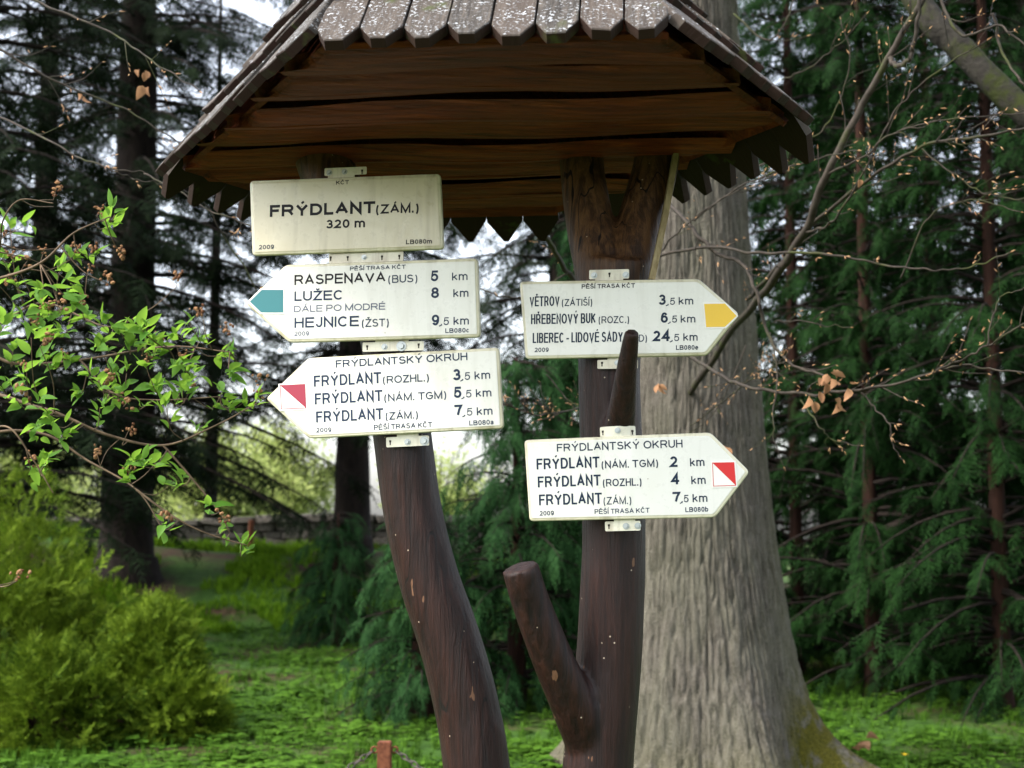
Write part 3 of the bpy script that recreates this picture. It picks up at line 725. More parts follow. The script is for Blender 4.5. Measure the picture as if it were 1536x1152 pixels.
G['G'] = (.94, [arc(.5, .5, .5, .5, 40, 335, 22) + [(.96, .30), (.96, .48), (.55, .48)]])
G['H'] = (.80, [[(0, 0), (0, 1)], [(1, 0), (1, 1)], [(0, .52), (1, .52)]])
G['I'] = (.13, [[(.5, 0), (.5, 1)]])
G['J'] = (.56, [[(1, 1), (1, .3)] + arc(.5, .3, .5, .3, 0, -180, 10)])
G['K'] = (.84, [[(0, 0), (0, 1)], [(.97, 1), (0, .36)], [(.33, .60), (1, 0)]])
G['L'] = (.66, [[(0, 1), (0, 0), (1, 0)]])
G['M'] = (.98, [[(0, 0), (0, 1), (.5, .03), (1, 1), (1, 0)]])
G['N'] = (.80, [[(0, 0), (0, 1), (1, 0), (1, 1)]])
G['O'] = (.98, [arc(.5, .5, .5, .5, 90, 450, 28)])
G['P'] = (.80, [[(0, 0), (0, 1), (.62, 1)] + arc(.68, .73, .32, .27, 90, -90, 10) + [(0, .46)]])
G['R'] = (.86, [[(0, 0), (0, 1), (.62, 1)] + arc(.66, .74, .30, .26, 90, -90, 10) + [(0, .48)], [(.56, .47), (.78, .32), (1, 0)]])
G['S'] = (.80, [arc(.5, .755, .44, .245, 22, 250, 14) + [(.62, .50)] + arc(.5, .265, .5, .265, 65, -165, 14)])
G['T'] = (.82, [[(0, 1), (1, 1)], [(.5, 1), (.5, 0)]])
G['U'] = (.80, [[(0, 1), (0, .36)] + arc(.5, .36, .5, .36, 180, 360, 14) + [(1, 1)]])
G['V'] = (.90, [[(0, 1), (.5, 0), (1, 1)]])
G['Y'] = (.90, [[(0, 1), (.5, .44), (1, 1)], [(.5, .44), (.5, 0)]])
G['Z'] = (.80, [[(.03, 1), (.97, 1), (0, 0), (1, 0)]])
G['('] = (.36, [arc(1.0, .37, 1.0, .66, 105, 255, 14)]); G[')'] = (.36, [arc(0, .37, 1.0, .66, 75, -75, 14)])
G['.'] = (.20, [[(.5, -.01), (.5, .03)]]); G[','] = (.20, [[(.5, .03), (.5, -.06), (-.2, -.22)]]); G['-'] = (.42, [[(-.15, .36), (1.15, .36)]])
G['0'] = (.64, [arc(.5, .5, .5, .5, 90, 450, 26)])
G['2'] = (.64, [arc(.5, .71, .46, .29, 165, -8, 12) + [(.86, .50), (.02, 0), (1, 0)]])
G['3'] = (.64, [arc(.48, .745, .42, .255, 160, -80, 12) + [(.36, .53)], [(.36, .53)] + arc(.48, .27, .50, .27, 82, -162, 14)])
G['4'] = (.70, [[(.78, 0), (.78, 1), (0, .27), (1, .27)]])
G['5'] = (.64, [[(.93, 1), (.2, 1), (.08, .50)] + arc(.48, .33, .50, .33, 130, -160, 16)])
G['6'] = (.64, [arc(.52, .5, .46, .5, 38, 172, 12) + [(.03, .33)], arc(.5, .32, .48, .32, 90, 450, 22)])
G['7'] = (.64, [[(0, 1), (1, 1), (.62, .55), (.38, 0)]])
G['8'] = (.64, [arc(.5, .765, .42, .235, -90, 270, 20), arc(.5, .265, .5, .265, 90, 450, 22)])
G['9'] = (.64, [arc(.48, .5, .48, .5, 218, 352, 12) + [(.97, .67)], arc(.5, .68, .48, .32, 90, 450, 22)])
xh = .73
G['m'] = (.96, [[(0, 0), (0, xh)], [(0, xh * .62)] + arc(.25, xh * .66, .25, xh * .34, 170, 0, 8) + [(.5, 0)], [(.5, xh * .62)] + arc(.75, xh * .66, .25, xh * .34, 170, 0, 8) + [(1, 0)]])
G['k'] = (.62, [[(0, 0), (0, 1)], [(.92, xh), (0, .27)], [(.35, .44), (1, 0)]])
G['b'] = (.62, [[(0, 0), (0, 1)], arc(.5, xh / 2, .5, xh / 2, 90, 450, 20)])
G['a'] = (.60, [arc(.47, xh * .68, .42, xh * .32, 165, 0, 8) + [(.89, .15), (1, 0)], [(.89, xh * .6), (.4, xh * .5)] + arc(.42, xh * .24, .40, xh * .24, 100, 330, 10) + [(.89, xh * .4)]])
G['c'] = (.58, [arc(.5, xh / 2, .5, xh / 2, 45, 315, 16)])
G['e'] = (.62, [[(.02, xh * .5), (.98, xh * .5)] + arc(.5, xh / 2, .5, xh / 2, 0, 318, 18)])
ACC = {'Ý': ('Y', 'a'), 'Á': ('A', 'a'), 'É': ('E', 'a'), 'Í': ('I', 'a'), 'Ě': ('E', 'c'), 'Š': ('S', 'c'), 'Č': ('C', 'c'), 'Ř': ('R', 'c'), 'Ž': ('Z', 'c')}
def ribbon(P, hw):
    P = [Vector(p) for p in P]; Q = [P[0]]
    for p in P[1:]:
        if (p - Q[-1]).length > 1e-6: Q.append(p)
    P = Q; n = len(P); closed = (P[0] - P[-1]).length < hw * .2 and n > 3
    if closed: P = P[:-1]; n -= 1
    if not closed:                         # square caps where a stroke ends level or upright
        for e_i, n_i in ((0, 1), (-1, -2)):
            dd = (P[e_i] - P[n_i]); dd = dd.normalized()
            if min(abs(dd.x), abs(dd.y)) < .02: P[e_i] = P[e_i] + dd * hw
    L, R = [], []
    for k in range(n):
        a = P[k - 1] if (k > 0 or closed) else None; b = P[(k + 1) % n] if (k < n - 1 or closed) else None
        d0 = (P[k] - a).normalized() if a is not None else None; d1 = (b - P[k]).normalized() if b is not None else None
        d0 = d0 or d1; d1 = d1 or d0
        m = d0 + d1; m = m.normalized() if m.length > 1e-3 else d1
        nn = Vector((-m.y, m.x)); c = max(.30, nn.dot(Vector((-d0.y, d0.x)))); L.append(P[k] + nn * hw / c); R.append(P[k] - nn * hw / c)
    V = L + R; Fc = [(k, k + n, (k + 1) % n + n, (k + 1) % n) for k in range(n if closed else n - 1)]
    return V, Fc
def text_geo(s, width, h, wt, z0):
    """stroke text: baseline start at origin, total width, cap height h, stroke width wt*h"""
    gap = .125; toks = []; tot = 0.0; first = True; wt = wt * (1.12 if width / (len(s) * h) > .62 else .92); w_ = wt * h
    for ch in s:
        if ch == ' ': toks.append((None, .34, None)); tot += .34; continue
        base, ac = ACC.get(ch, (ch, None)); toks.append((base, G[base][0], ac)); tot += G[base][0] + gap
    tot -= gap; sx_ = width / (tot * h); V, Fc = [], []; x = 0.0; li = 0
    for base, adv, ac in toks:
        if base is None: x += adv * h * sx_; continue
        bw = max(adv * h * sx_, w_ * 1.001); iw = bw - w_
        hh = h - w_
        st = list(G[base][1])
        if ac == 'a': st = st + [[(.5 - .05 / max(adv, .4), 1.20), (.5 + .16 / max(adv, .4), 1.40)]]
        if ac == 'c': st = st + [[(.5 - .18 / max(adv, .4), 1.36), (.5, 1.20), (.5 + .18 / max(adv, .4), 1.36)]]
        for q, pl in enumerate(st):
            acc_ = ac and q == len(st) - 1
            bwid = iw if base not in 'I.,' else h * sx_ * .4
            xo = x + w_ / 2 if base not in 'I.,' else x + bw / 2 - bwid / 2
            P = [(xo + a * bwid, w_ / 2 + b * hh) for a, b in pl]
            v, f = ribbon(P, w_ / 2 * (.8 if acc_ else 1)); n = len(V); li += 1
            V += [(p.x, p.y, z0 + .00003 * (li % 6)) for p in v]; Fc += [tuple(i + n for i in g) for g in f]
        x += bw + gap * h * sx_
    return V, Fc

# ================================================================== SIGNS
def rounded(poly, rad, n=5):
    out = []; m = len(poly)
    for k in range(m):
        p, a, b = Vector(poly[k]), Vector(poly[k - 1]), Vector(poly[(k + 1) % m])
        da, db = (a - p).normalized(), (b - p).normalized()
        r_ = min(rad, .4 * (a - p).length, .4 * (b - p).length); A, B_ = p + da * r_, p + db * r_
        for i in range(n + 1):
            t = i / n; out.append(A * (1 - t) ** 2 + p * 2 * t * (1 - t) + B_ * t * t)
    return out
def inset(poly, d):
    out = []; n = len(poly)
    for k in range(n):
        a, p, b = poly[k - 1], poly[k], poly[(k + 1) % n]
        d0, d1 = (p - a), (b - p)
        if d0.length < 1e-7: d0 = d1
        if d1.length < 1e-7: d1 = d0
        d0 = d0.normalized(); d1 = d1.normalized(); n0 = Vector((-d0.y, d0.x)); n1 = Vector((-d1.y, d1.x)); m = (n0 + n1).normalized()
        out.append(p + m * d / max(.5, m.dot(n0)))
    return out
class Sign:
    def __init__(s, outline, corners, Y, yaw, label, plate, name='direction_sign', cat='direction sign', bend=None, group=None):
        cx, cy = sum(c[0] for c in corners) / 4, sum(c[1] for c in corners) / 4
        s.p0 = at(cx, cy, Y); n = Vector((-math.sin(math.radians(yaw)), -math.cos(math.radians(yaw)), 0))
        # yaw > 0: the right edge is nearer the camera
        TL, TR, BR, BL = [on_plane(px, py, s.p0, n) for px, py in corners]
        s.ex = ((TR + BR) - (TL + BL)).normalized(); s.ez = n; s.ey = s.ez.cross(s.ex).normalized()
        s.n = n; s.bend = bend
        s.poly = [s.loc(px, py) for px, py in outline]
        area = sum(s.poly[i][0] * s.poly[(i + 1) % len(s.poly)][1] - s.poly[(i + 1) % len(s.poly)][0] * s.poly[i][1] for i in range(len(s.poly)))
        if area < 0: s.poly.reverse()
        base = s.W(0, min(p[1] for p in s.poly), 0)
        s.t = thing(name, base, label, cat, group)
        s.mk_plate(plate); s.k = 0
    def loc(s, px, py):
        d = on_plane(px, py, s.p0, s.n) - s.p0; return (d.dot(s.ex), d.dot(s.ey))
    def W(s, u, v, z):
        if s.bend:
            ub, ang, wd = s.bend; d = u - ub; q = math.tan(ang)
            z = z + (q * d if d > wd else (q * (d + wd) ** 2 / (4 * wd) if d > -wd else 0))
        return s.p0 + s.ex * u + s.ey * v + s.ez * z
    def mk_plate(s, m):
        P = rounded(s.poly, .010)
        rings = [(0.0, -.013), (0.0, -.004), (.0012, -.0018), (.0030, -.0010), (.0052, -.0016), (.0066, -.0002), (.0080, 0.0)]
        bm = bmesh.new(); R = []
        for d, z in rings: R.append([bm.verts.new((p.x, p.y, z)) for p in inset(P, d)])
        n = len(P)
        for a, b in zip(R, R[1:]):
            for k in range(n):
                f = bm.faces.new((a[k], a[(k + 1) % n], b[(k + 1) % n], b[k])); f.material_index = 1 if b is not R[-1] and a is not R[-2] else 0
        bm.faces.new(R[-1]); bm.faces.new(R[0][::-1]).material_index = 1
        if s.bend:
            for k in range(-4, 5):
                bmesh.ops.bisect_plane(bm, geom=bm.verts[:] + bm.edges[:] + bm.faces[:], plane_co=(s.bend[0] + k * s.bend[2] / 4, 0, 0), plane_no=(1, 0, 0))
        for f in bm.faces: f.smooth = False
        for v in bm.verts: v.co = s.W(v.co.x, v.co.y, v.co.z)
        me = bpy.data.meshes.new('plate'); bm.to_mesh(me); bm.free(); me.materials.append(M[m]); me.materials.append(M['rim'])
        me.polygons.foreach_set('use_smooth', [len(p.vertices) < 8 for p in me.polygons])
        place('plate', me, s.t)
    def text(s, txt, x0, y0, x1, h, ink, wt=.15, slope=None):
        u, v = s.loc(x0, y0); w_ = (x1 - x0) / F * s.p0.y; hh = h / F * s.p0.y
        # true length along the sign between the two columns of the picture
        q = s.loc(x1, y0); w_ = q[0] - u
        V, Fc = text_geo(txt, w_, hh, wt, .0004); 
        V = [s.W(u + a, v + b, z) for a, b, z in V]
        # make sure ribbons face the viewer
        Fc2 = []
        for f in Fc:
            a, b, c = V[f[0]], V[f[1]], V[f[2]]
            Fc2.append(f if (b - a).cross(c - a).dot(s.ez) > 0 else f[::-1])
        place('lettering', mesh('lettering', V, Fc2, M[ink]), s.t)
    def flat(s, name, pix, m, z=.0004, th=0.0, local=False):
        P = [Vector(s.loc(*p)) for p in pix]
        a = sum(P[i].x * P[(i + 1) % len(P)].y - P[(i + 1) % len(P)].x * P[i].y for i in range(len(P)))
        if a < 0: P.reverse()
        n = len(P); V = [s.W(p.x, p.y, z + th) for p in P]; Fc = [tuple(range(n))]
        if th: V += [s.W(p.x, p.y, z - .0004) for p in P]; Fc += [(k, k + n, (k + 1) % n + n, (k + 1) % n) for k in range(n)]
        me = mesh(name, V, Fc, m); return me
    def bracket(s, x0, y0, x1, y1, bolts, slots, zb=-.016, neck=None, curve=0.0):
        """a strip of enamelled metal, in pixels of its upper and lower edge at both ends"""
        (ua, va), (ub, vb) = s.loc(x0, y0), s.loc(x1, y1)
        uc = (ua + ub) / 2; sv = s.loc(x0, y1)[1]
        P = rounded([(ua, sv), (ub, sv), (ub, va), (ua, va)], .003, 4)
        poly_sets = [P]
        if neck: 
            na, nb = s.loc(neck[0], neck[1]), s.loc(neck[2], neck[3])
            poly_sets.append([Vector((na[0], nb[1])), Vector((nb[0], nb[1])), Vector((nb[0], na[1])), Vector((na[0], na[1]))])
        def Z(u): return -curve * (u - uc) ** 2
        bm = bmesh.new()
        for q, PP in enumerate(poly_sets):
            top = [bm.verts.new((p.x, p.y, .001 - q * .0004)) for p in PP]; bot = [bm.verts.new((p.x, p.y, -.0012)) for p in PP]; n = len(PP)
            bm.faces.new(top); bm.faces.new(bot[::-1])
            for k in range(n): bm.faces.new((top[k], bot[k], bot[(k + 1) % n], top[(k + 1) % n]))
        if curve:
            for k in range(1, 14): bmesh.ops.bisect_plane(bm, geom=bm.verts[:] + bm.edges[:] + bm.faces[:], plane_co=(ua + (ub - ua) * k / 14, 0, 0), plane_no=(1, 0, 0))
        bmesh.ops.recalc_face_normals(bm, faces=bm.faces[:])
        for v in bm.verts: v.co = s.W(v.co.x, v.co.y, zb + v.co.z + Z(v.co.x))
        me = bpy.data.meshes.new('bracket'); bm.to_mesh(me); bm.free(); me.materials.append(M['tab']); br_ = place('bracket', me, s.t)
        for (bx, by, r) in bolts:
            u, v = s.loc(bx, by); r_ = r / F * s.p0.y
            bm = bmesh.new()
            def cyl(rad, z0, z1, n, ph=0, r2=None):
                a = [bm.verts.new((u + rad * math.cos(6.2832 * k / n + ph), v + rad * math.sin(6.2832 * k / n + ph), z0)) for k in range(n)]
                rr = r2 or rad
                b = [bm.verts.new((u + rr * math.cos(6.2832 * k / n + ph), v + rr * math.sin(6.2832 * k / n + ph), z1)) for k in range(n)]
                bm.faces.new(b); 
                for k in range(n): bm.faces.new((a[k], a[(k + 1) % n], b[(k + 1) % n], b[k]))
            cyl(r_, .001, .0022, 20, 0, r_ * .96); cyl(r_ * .62, .0022, .0065, 6, .4, r_ * .56)
            for w2 in bm.verts: w2.co = s.W(w2.co.x, w2.co.y, zb + w2.co.z + Z(u))
            me = bpy.data.meshes.new('bolt'); bm.to_mesh(me); bm.free(); me.materials.append(M['bolt']); place('bolt', me, br_)
        for (bx, by) in slots:
            u, v = s.loc(bx, by); k1 = 1.5 / F * s.p0.y; V = []
            P = [(u + a * k1, v + b * k1) for a, b in ((-1.1, .2), (-1.1, 2.2), (1.1, 2.2), (1.1, .2), (.6, -.1), (.6, -2.6), (-.6, -2.6), (-.6, -.1))]
            me = mesh('slot', [s.W(a, b, zb + .0014 + Z(a)) for a, b in P], [(7, 6, 5, 4, 3, 2, 1, 0)], M['slot']); place('slot', me, br_)
    def tile_ob(s, outer, name='route_marker'):
        return place(name, s.flat(name, outer, M['tile'], .0004, .0008), s.t)
GS = 'trail signs on the left post'; GR = 'trail signs on the forked post'
YAW = 10.5
# --- place-name sign
a = Sign([(374, 271), (660, 260), (665, 373), (378, 383)], [(374, 271), (660, 260), (665, 373), (378, 383)], 3.165, YAW, 'cream rectangular sign with place name and 320 m, topmost under the eave', 'plate_shaded', 'place_sign', 'place sign', group=GS)
for q in [('KČT', 504.2, 277, 523.4, 6, 'ink_black', .17), ('FRÝDLANT', 404.7, 325.5, 562.7, 18.5, 'ink_black', .205), ('(ZÁM.)', 564, 321, 628, 14.5, 'ink_black', .17), ('320 m', 489, 343, 547.5, 13.5, 'ink_black', .19),
          ('2009', 388.3, 374.2, 411, 6.8, 'ink_navy', .16), ('LB080m', 609, 366.5, 648, 7, 'ink_black', .18)]: a.text(*q)
a.bracket(485, 251, 548, 262.5, [(492, 257.5, 4.6), (515, 256.2, 4.4)], [(541.5, 256)], neck=(490, 258, 530, 268), zb=-.010)
# --- LB080c
c = Sign([(428, 397), (716, 387), (720, 505.5), (433, 513.5), (368, 455)], [(428, 397), (716, 387), (720, 505.5), (433, 513.5)], 3.15, YAW, 'left-pointing arrow sign with teal marker and four destinations, second from top on the left post', 'plate', group=GS)
for q in [('PĚŠÍ TRASA KČT', 525, 406, 608.4, 6.2, 'ink_navy', .17), ('RASPENAVA', 441.6, 427.6, 578.3, 15.5, 'ink_black', .155), ('(BUS)', 582.4, 424.7, 626, 12, 'ink_blue', .13),
          ('5', 646, 422.2, 657.6, 16.5, 'ink_blue', .18), ('km', 678, 420.8, 701.4, 12, 'ink_blue', .14), ('LUŽEC', 441.6, 451.7, 515, 15, 'ink_blue', .155), ('8', 646.7, 447.4, 658.5, 16.5, 'ink_blue', .18), ('km', 680, 445.8, 702.7, 12, 'ink_blue', .14),
          ('DÁLE PO MODRÉ', 441, 468.5, 577.8, 10.2, 'ink_pale', .14), ('HEJNICE', 441.6, 492, 538, 16, 'ink_blue', .155), ('(ŽST)', 542.8, 490.6, 583, 12, 'ink_blue', .13),
          ('9', 647.5, 488.4, 659, 16.5, 'ink_blue', .18), (',5', 661, 487.9, 673.5, 11.8, 'ink_blue', .15), ('km', 680.3, 487.3, 703.3, 12, 'ink_blue', .14), ('2009', 441.6, 504, 463.5, 7, 'ink_pale', .16), ('LB080c', 668, 499.6, 704, 7, 'ink_blue', .17)]: c.text(*q)
for k_ in ('ink_black', 'ink_navy', 'ink_blue', 'ink_pale'): M[k_].node_tree.nodes['Principled BSDF'].inputs['Specular IOR Level'].default_value = .12
mk = c.tile_ob([(371, 453), (391.5, 432.5), (427, 432.5), (427, 471), (390.5, 471)])
place('colour_film', c.flat('colour_film', [(375, 452.5), (393, 434.8), (425.2, 434.8), (425.2, 468.8), (392, 468.8)], M['teal'], .0016), mk)
c.bracket(491, 379.5, 603, 394, [(544, 384.5, 4.2)], [(493.8, 386.5), (519.5, 386), (571, 385), (597, 384)], neck=None, zb=-.012)
c.bracket(541, 512.5, 633, 526.5, [(574, 519, 5), (599.5, 518, 8)], [(548, 520), (625.5, 517.2)], neck=(560, 505, 610, 516), zb=-.016)
# --- LB080a
d = Sign([(462, 537), (748, 521), (755, 642.5), (463, 657.5), (398, 598)], [(462, 537), (748, 521), (755, 642.5), (463, 657.5)], 3.14, YAW, 'left-pointing arrow sign with faded red and white square, lowest on the left post', 'plate', group=GS)
L3 = [(580.2, 574.8), (606.8, 601.8), (633.9, 629.4)]
for q in [('FRÝDLANTSKÝ OKRUH', 503.7, 551.5, 701.6, 11.5, 'ink_blue', .15), ('FRÝDLANT', 471, 580.2, 572.2, 17, 'ink_blue', .15), ('(ROZHL.)', 574.5, 575.6, 643.5, 11.5, 'ink_blue', .14),
          ('3', 679.5, 570.8, 691.2, 17, 'ink_blue', .18), (',5', 692.8, 570.3, 705.5, 11.5, 'ink_blue', .15), ('km', 712, 569.2, 735.5, 12, 'ink_blue', .14),
          ('FRÝDLANT', 472.4, 606.8, 574, 17, 'ink_blue', .15), ('(NÁM. TGM)', 576.5, 602.6, 669.6, 11.5, 'ink_blue', .14), ('5', 680.8, 597.3, 692.5, 17, 'ink_blue', .18), (',5', 694.5, 596.8, 707.6, 11.5, 'ink_blue', .15), ('km', 714, 595.8, 737.3, 12, 'ink_blue', .14),
          ('FRÝDLANT', 474.3, 633.9, 575.3, 17, 'ink_blue', .15), ('(ZÁM.)', 578.5, 630, 627, 11.5, 'ink_blue', .14), ('7', 682, 624.4, 693.8, 17, 'ink_blue', .18), (',5', 695.8, 623.9, 709, 11.5, 'ink_blue', .15), ('km', 715.4, 623, 739, 12, 'ink_blue', .14),
          ('2009', 474.3, 648.9, 497.2, 7, 'ink_blue', .16), ('PĚŠÍ TRASA KČT', 561, 645, 648.2, 7.8, 'ink_blue', .15), ('LB080a', 704, 638.3, 740.7, 7.3, 'ink_blue', .16)]: d.text(*q)
def sq_marker(s, Q, red):
    TL, TR, BR, BL = [Vector(q) for q in Q]; c0 = (TL + TR + BR + BL) / 4
    grow = lambda p, k: tuple(p + (p - c0).normalized() * k)
    mk = s.tile_ob([grow(p, 3.0) for p in (TL, TR, BR, BL)])
    R_ = [Vector(s.loc(*p)) for p in (TL, TR, BR, BL)]; c2 = sum(R_, Vector((0, 0))) / 4
    I_ = [p + (c2 - p) * .055 for p in R_]
    V = [s.W(p.x, p.y, .0016) for p in R_ + I_]; Fc = [(k + 4, (k + 1) % 4 + 4, (k + 1) % 4, k) for k in range(4)]
    Fc.append((4, 6, 5))
    place('colour_film', mesh('colour_film', V, Fc, M[red]), mk)
sq_marker(d, [(420, 577.8), (458, 576), (459.6, 612.5), (421.8, 614)], 'pinkred')
d.bracket(576, 655.5, 641, 670.5, [(608.3, 662.3, 5), (633.8, 660.8, 7.2)], [(582.3, 663)], neck=(592, 645, 625, 659), zb=-.018)
# --- LB080e
e_ = Sign([(779, 422), (1048, 418), (1109, 471), (1060, 533), (788, 538.5)], [(779, 422), (1048, 418), (1060, 533), (788, 538.5)], 3.105, YAW, 'right-pointing arrow sign with yellow marker behind the wooden peg', 'plate', group=GR)
for q in [('PĚŠÍ TRASA KČT', 872.5, 433.2, 952.2, 6.8, 'ink_black', .17), ('VĚTROV', 794.4, 459.8, 839.4, 15.5, 'ink_navy', .15), ('(ZÁTIŠÍ)', 842.8, 459.3, 887.6, 10.8, 'ink_navy', .15), ('3', 987.9, 457.5, 998.8, 15.8, 'ink_navy', .18), (',5', 1001, 457.5, 1012.6, 10.8, 'ink_navy', .15), ('km', 1018, 457, 1040, 11.3, 'ink_navy', .14),
          ('HŘEBENOVÝ BUK', 796.5, 486.4, 893.6, 15.5, 'ink_navy', .15), ('(ROZC.)', 898, 485.2, 943.6, 10.8, 'ink_navy', .15), ('6', 991, 484.3, 1002, 15.8, 'ink_navy', .18), (',5', 1004, 484.2, 1015.7, 10.8, 'ink_navy', .15), ('km', 1021, 484, 1043, 11.3, 'ink_navy', .14),
          ('LIBEREC - LIDOVÉ SADY', 799, 514.6, 932.4, 15.5, 'ink_navy', .15), ('D)', 958.5, 512.6, 970.4, 10.8, 'ink_blue', .14), ('24', 979.5, 512, 1004.8, 16, 'ink_navy', .19), (',5', 1006.9, 511.8, 1019, 10.8, 'ink_navy', .15), ('km', 1025, 511.3, 1046.5, 11.3, 'ink_navy', .14),
          ('2009', 802, 528.2, 823, 6.8, 'ink_navy', .16), ('LB080e', 1014, 524.9, 1047.3, 7, 'ink_navy', .16)]: e_.text(*q)
mk = e_.tile_ob([(1054.5, 454), (1088, 453.5), (1107.5, 474), (1088.5, 492.8), (1058, 493.2)])
place('colour_film', e_.flat('colour_film', [(1056.3, 456), (1087.5, 455.5), (1105, 474), (1087.5, 490.3), (1059.4, 490.8)], M['yellow'], .0016), mk)
e_.bracket(883, 404, 943, 418, [(890.5, 412, 5), (938, 411.3, 5)], [(913.5, 411)], neck=(892, 412, 934, 424), zb=-.010)
e_.bracket(895, 539, 956, 552.5, [(925, 543.5, 4.4)], [(902, 545), (950.5, 544)], neck=(910, 533, 940, 542), zb=-.013)
# --- LB080b, bent round the post
b_ = Sign([(786, 660), (1065, 648), (1124, 707), (1072, 776), (794, 782)], [(786, 660), (1065, 648), (1072, 776), (794, 782)], 3.075, YAW, 'right-pointing arrow sign with bright red and white square, slightly bent, lowest on the forked post', 'plate', group=GR, bend=(.018, math.radians(-5), .012))
for q in [('FRÝDLANTSKÝ OKRUH', 835.5, 677.6, 1023.8, 11.8, 'ink_navy', .14), ('FRÝDLANT', 805, 704.4, 899.8, 16.5, 'ink_navy', .15), ('(NÁM. TGM)', 902.5, 702.8, 987, 11.3, 'ink_navy', .14), ('2', 1004.8, 700.5, 1016, 16, 'ink_navy', .18), ('km', 1034.7, 699.2, 1056.4, 12, 'ink_navy', .14),
          ('FRÝDLANT', 806.9, 731.2, 901.4, 16.5, 'ink_navy', .15), ('(ROZHL.)', 904.5, 730, 962.3, 11.3, 'ink_navy', .14), ('4', 1006.6, 726.6, 1018.6, 16, 'ink_navy', .18), ('km', 1036.6, 726.2, 1058.2, 12, 'ink_navy', .14),
          ('FRÝDLANT', 808.7, 758.2, 903.2, 16.5, 'ink_navy', .15), ('(ZÁM.)', 905.5, 757, 947, 11.3, 'ink_navy', .14), ('7', 1008.7, 754, 1020.4, 16, 'ink_navy', .18), (',5', 1021.6, 753.6, 1032.7, 11, 'ink_navy', .15), ('km', 1038.6, 753.2, 1060.8, 12, 'ink_navy', .14),
          ('2009', 809.5, 773.5, 831, 7, 'ink_navy', .16), ('PĚŠÍ TRASA KČT', 892, 771.2, 974, 7.3, 'ink_blue', .15), ('LB080b', 1027.7, 768.2, 1062, 7.2, 'ink_blue', .16)]: b_.text(*q)
sq_marker(b_, [(1067.8, 693.5), (1101, 692.8), (1103.8, 728.2), (1069.4, 729.4)], 'red')
b_.bracket(898, 640, 952, 656, [(926.3, 645.5, 4.6)], [(903, 648.5), (947.5, 647.5)], neck=(905, 650, 940, 662), zb=-.004, curve=12)
b_.bracket(906.5, 782.5, 960, 797, [(938.3, 789.3, 5), (956, 788.8, 5)], [(912.5, 789.6)], neck=(920, 776, 952, 786), zb=-.012)
#PART4

# ================================================================== THE BEECH
BX, BY = px_x(1046, 9.0), 9.0
bt = thing('beech_tree', (BX, BY, 0), 'big old beech with grey furrowed trunk and bare budding twigs behind the forked post', 'tree')
def beech_trunk():
    zs = np.concatenate([np.linspace(-.25, 5.6, 300), np.linspace(5.65, 12, 60)]); ns = 420
    zk = [-.25, .03, .35, .67, 1.09, 1.52, 2.36, 3.63, 4.9, 7, 12]; rk = [.84, .70, .635, .575, .505, .455, .395, .335, .29, .24, .16]
    r = np.interp(zs, zk, rk); r = np.convolve(np.pad(r, 12, 'edge'), np.ones(25) / 25, 'valid')
    th = np.arange(ns) * 2 * math.pi / ns
    Zg, Tg = np.meshgrid(zs, th, indexing='ij'); R = np.repeat(r[:, None], ns, 1)
    lowz = np.clip(Zg, 0, 3)
    # fluting and buttress roots
    R = R * (1 + .02 * np.sin(5 * Tg + .6 + .1 * Zg) + .015 * np.sin(3 * Tg + 1.1))
    for az, a, wd, hz in ((-.15, .60, .22, .20), (-1.25, .25, .26, .4), (-2.35, .05, .25, .35), (2.6, .4, .3, .4), (1.2, .4, .3, .4)):
        d = np.angle(np.exp(1j * (Tg - az))); R = R + a * np.exp(-(d / wd) ** 2) * np.exp(-np.clip(Zg, 0, 9) / hz)
    S = Tg * .45
    def ring(fr, fz, sd): return np.stack([np.cos(Tg).ravel() * fr, np.sin(Tg).ravel() * fr, Zg.ravel() * fz + sd], 1)
    wob = noise(ring(2.0, 1.2, 9)).reshape(R.shape) * .2
    Tw = Tg + wob * .12
    def ring2(fr, fz, sd): return np.stack([np.cos(Tw).ravel() * fr, np.sin(Tw).ravel() * fr, Zg.ravel() * fz + sd], 1)
    n1 = noise(ring2(17, 2.6, 3)).reshape(R.shape); n2 = noise(ring2(26, 5.0, 7)).reshape(R.shape); n3 = noise(ring(40, 26, 5)).reshape(R.shape)
    rel = np.clip(np.abs(n1) * 4.5, 0, 1) * .015 + np.clip(np.abs(n2) * 3.5, 0, 1) * .012 + n3 * .004 - .022
    lump = fbm(ring(2.2, .9, 1), 3).reshape(R.shape) * .022
    R = R + rel + lump
    cx = BX + np.interp(zs, [0, 5, 12], [0, -.02, -.05]); cy = BY
    V = np.stack([cx[:, None] + R * np.cos(Tg), cy + R * np.sin(Tg), Zg], -1).reshape(-1, 3)
    n = len(zs); i = np.arange(n - 1)[:, None] * ns; j = np.arange(ns)[None, :]; j2 = (j + 1) % ns
    Q = np.stack([i + j, i + j2, i + ns + j2, i + ns + j], -1).reshape(-1, 4)
    me = big_mesh('trunk', V, Q, M['beech'], True)
    d = np.angle(np.exp(1j * (Tg + .2)))
    moss = np.clip(np.exp(-(d / .52) ** 2) * (1.1 - sstep(Zg, .12, .75)) * 1.5, 0, 1) + .25 * sstep(-Zg, -.5, 0)
    at_ = me.attributes.new('moss', 'FLOAT', 'POINT'); at_.data.foreach_set('value', np.clip(moss, 0, 1).ravel().astype(np.float32))
    return place('trunk', me, bt)
beech_trunk()
def pl(pts): return [tuple(at(*p)) for p in pts]
tube('limb', [(BX, BY, 6.6)] + pl([(1240, -240, 8.0), (1375, 0, 7.2), (1440, 72, 7.0), (1540, 170, 6.8), (1700, 290, 6.5)]), [.13, .09, .068, .066, .064, .05], M['mossy_bark'], bt, 14, 40, .12, 9)
BUDT = []
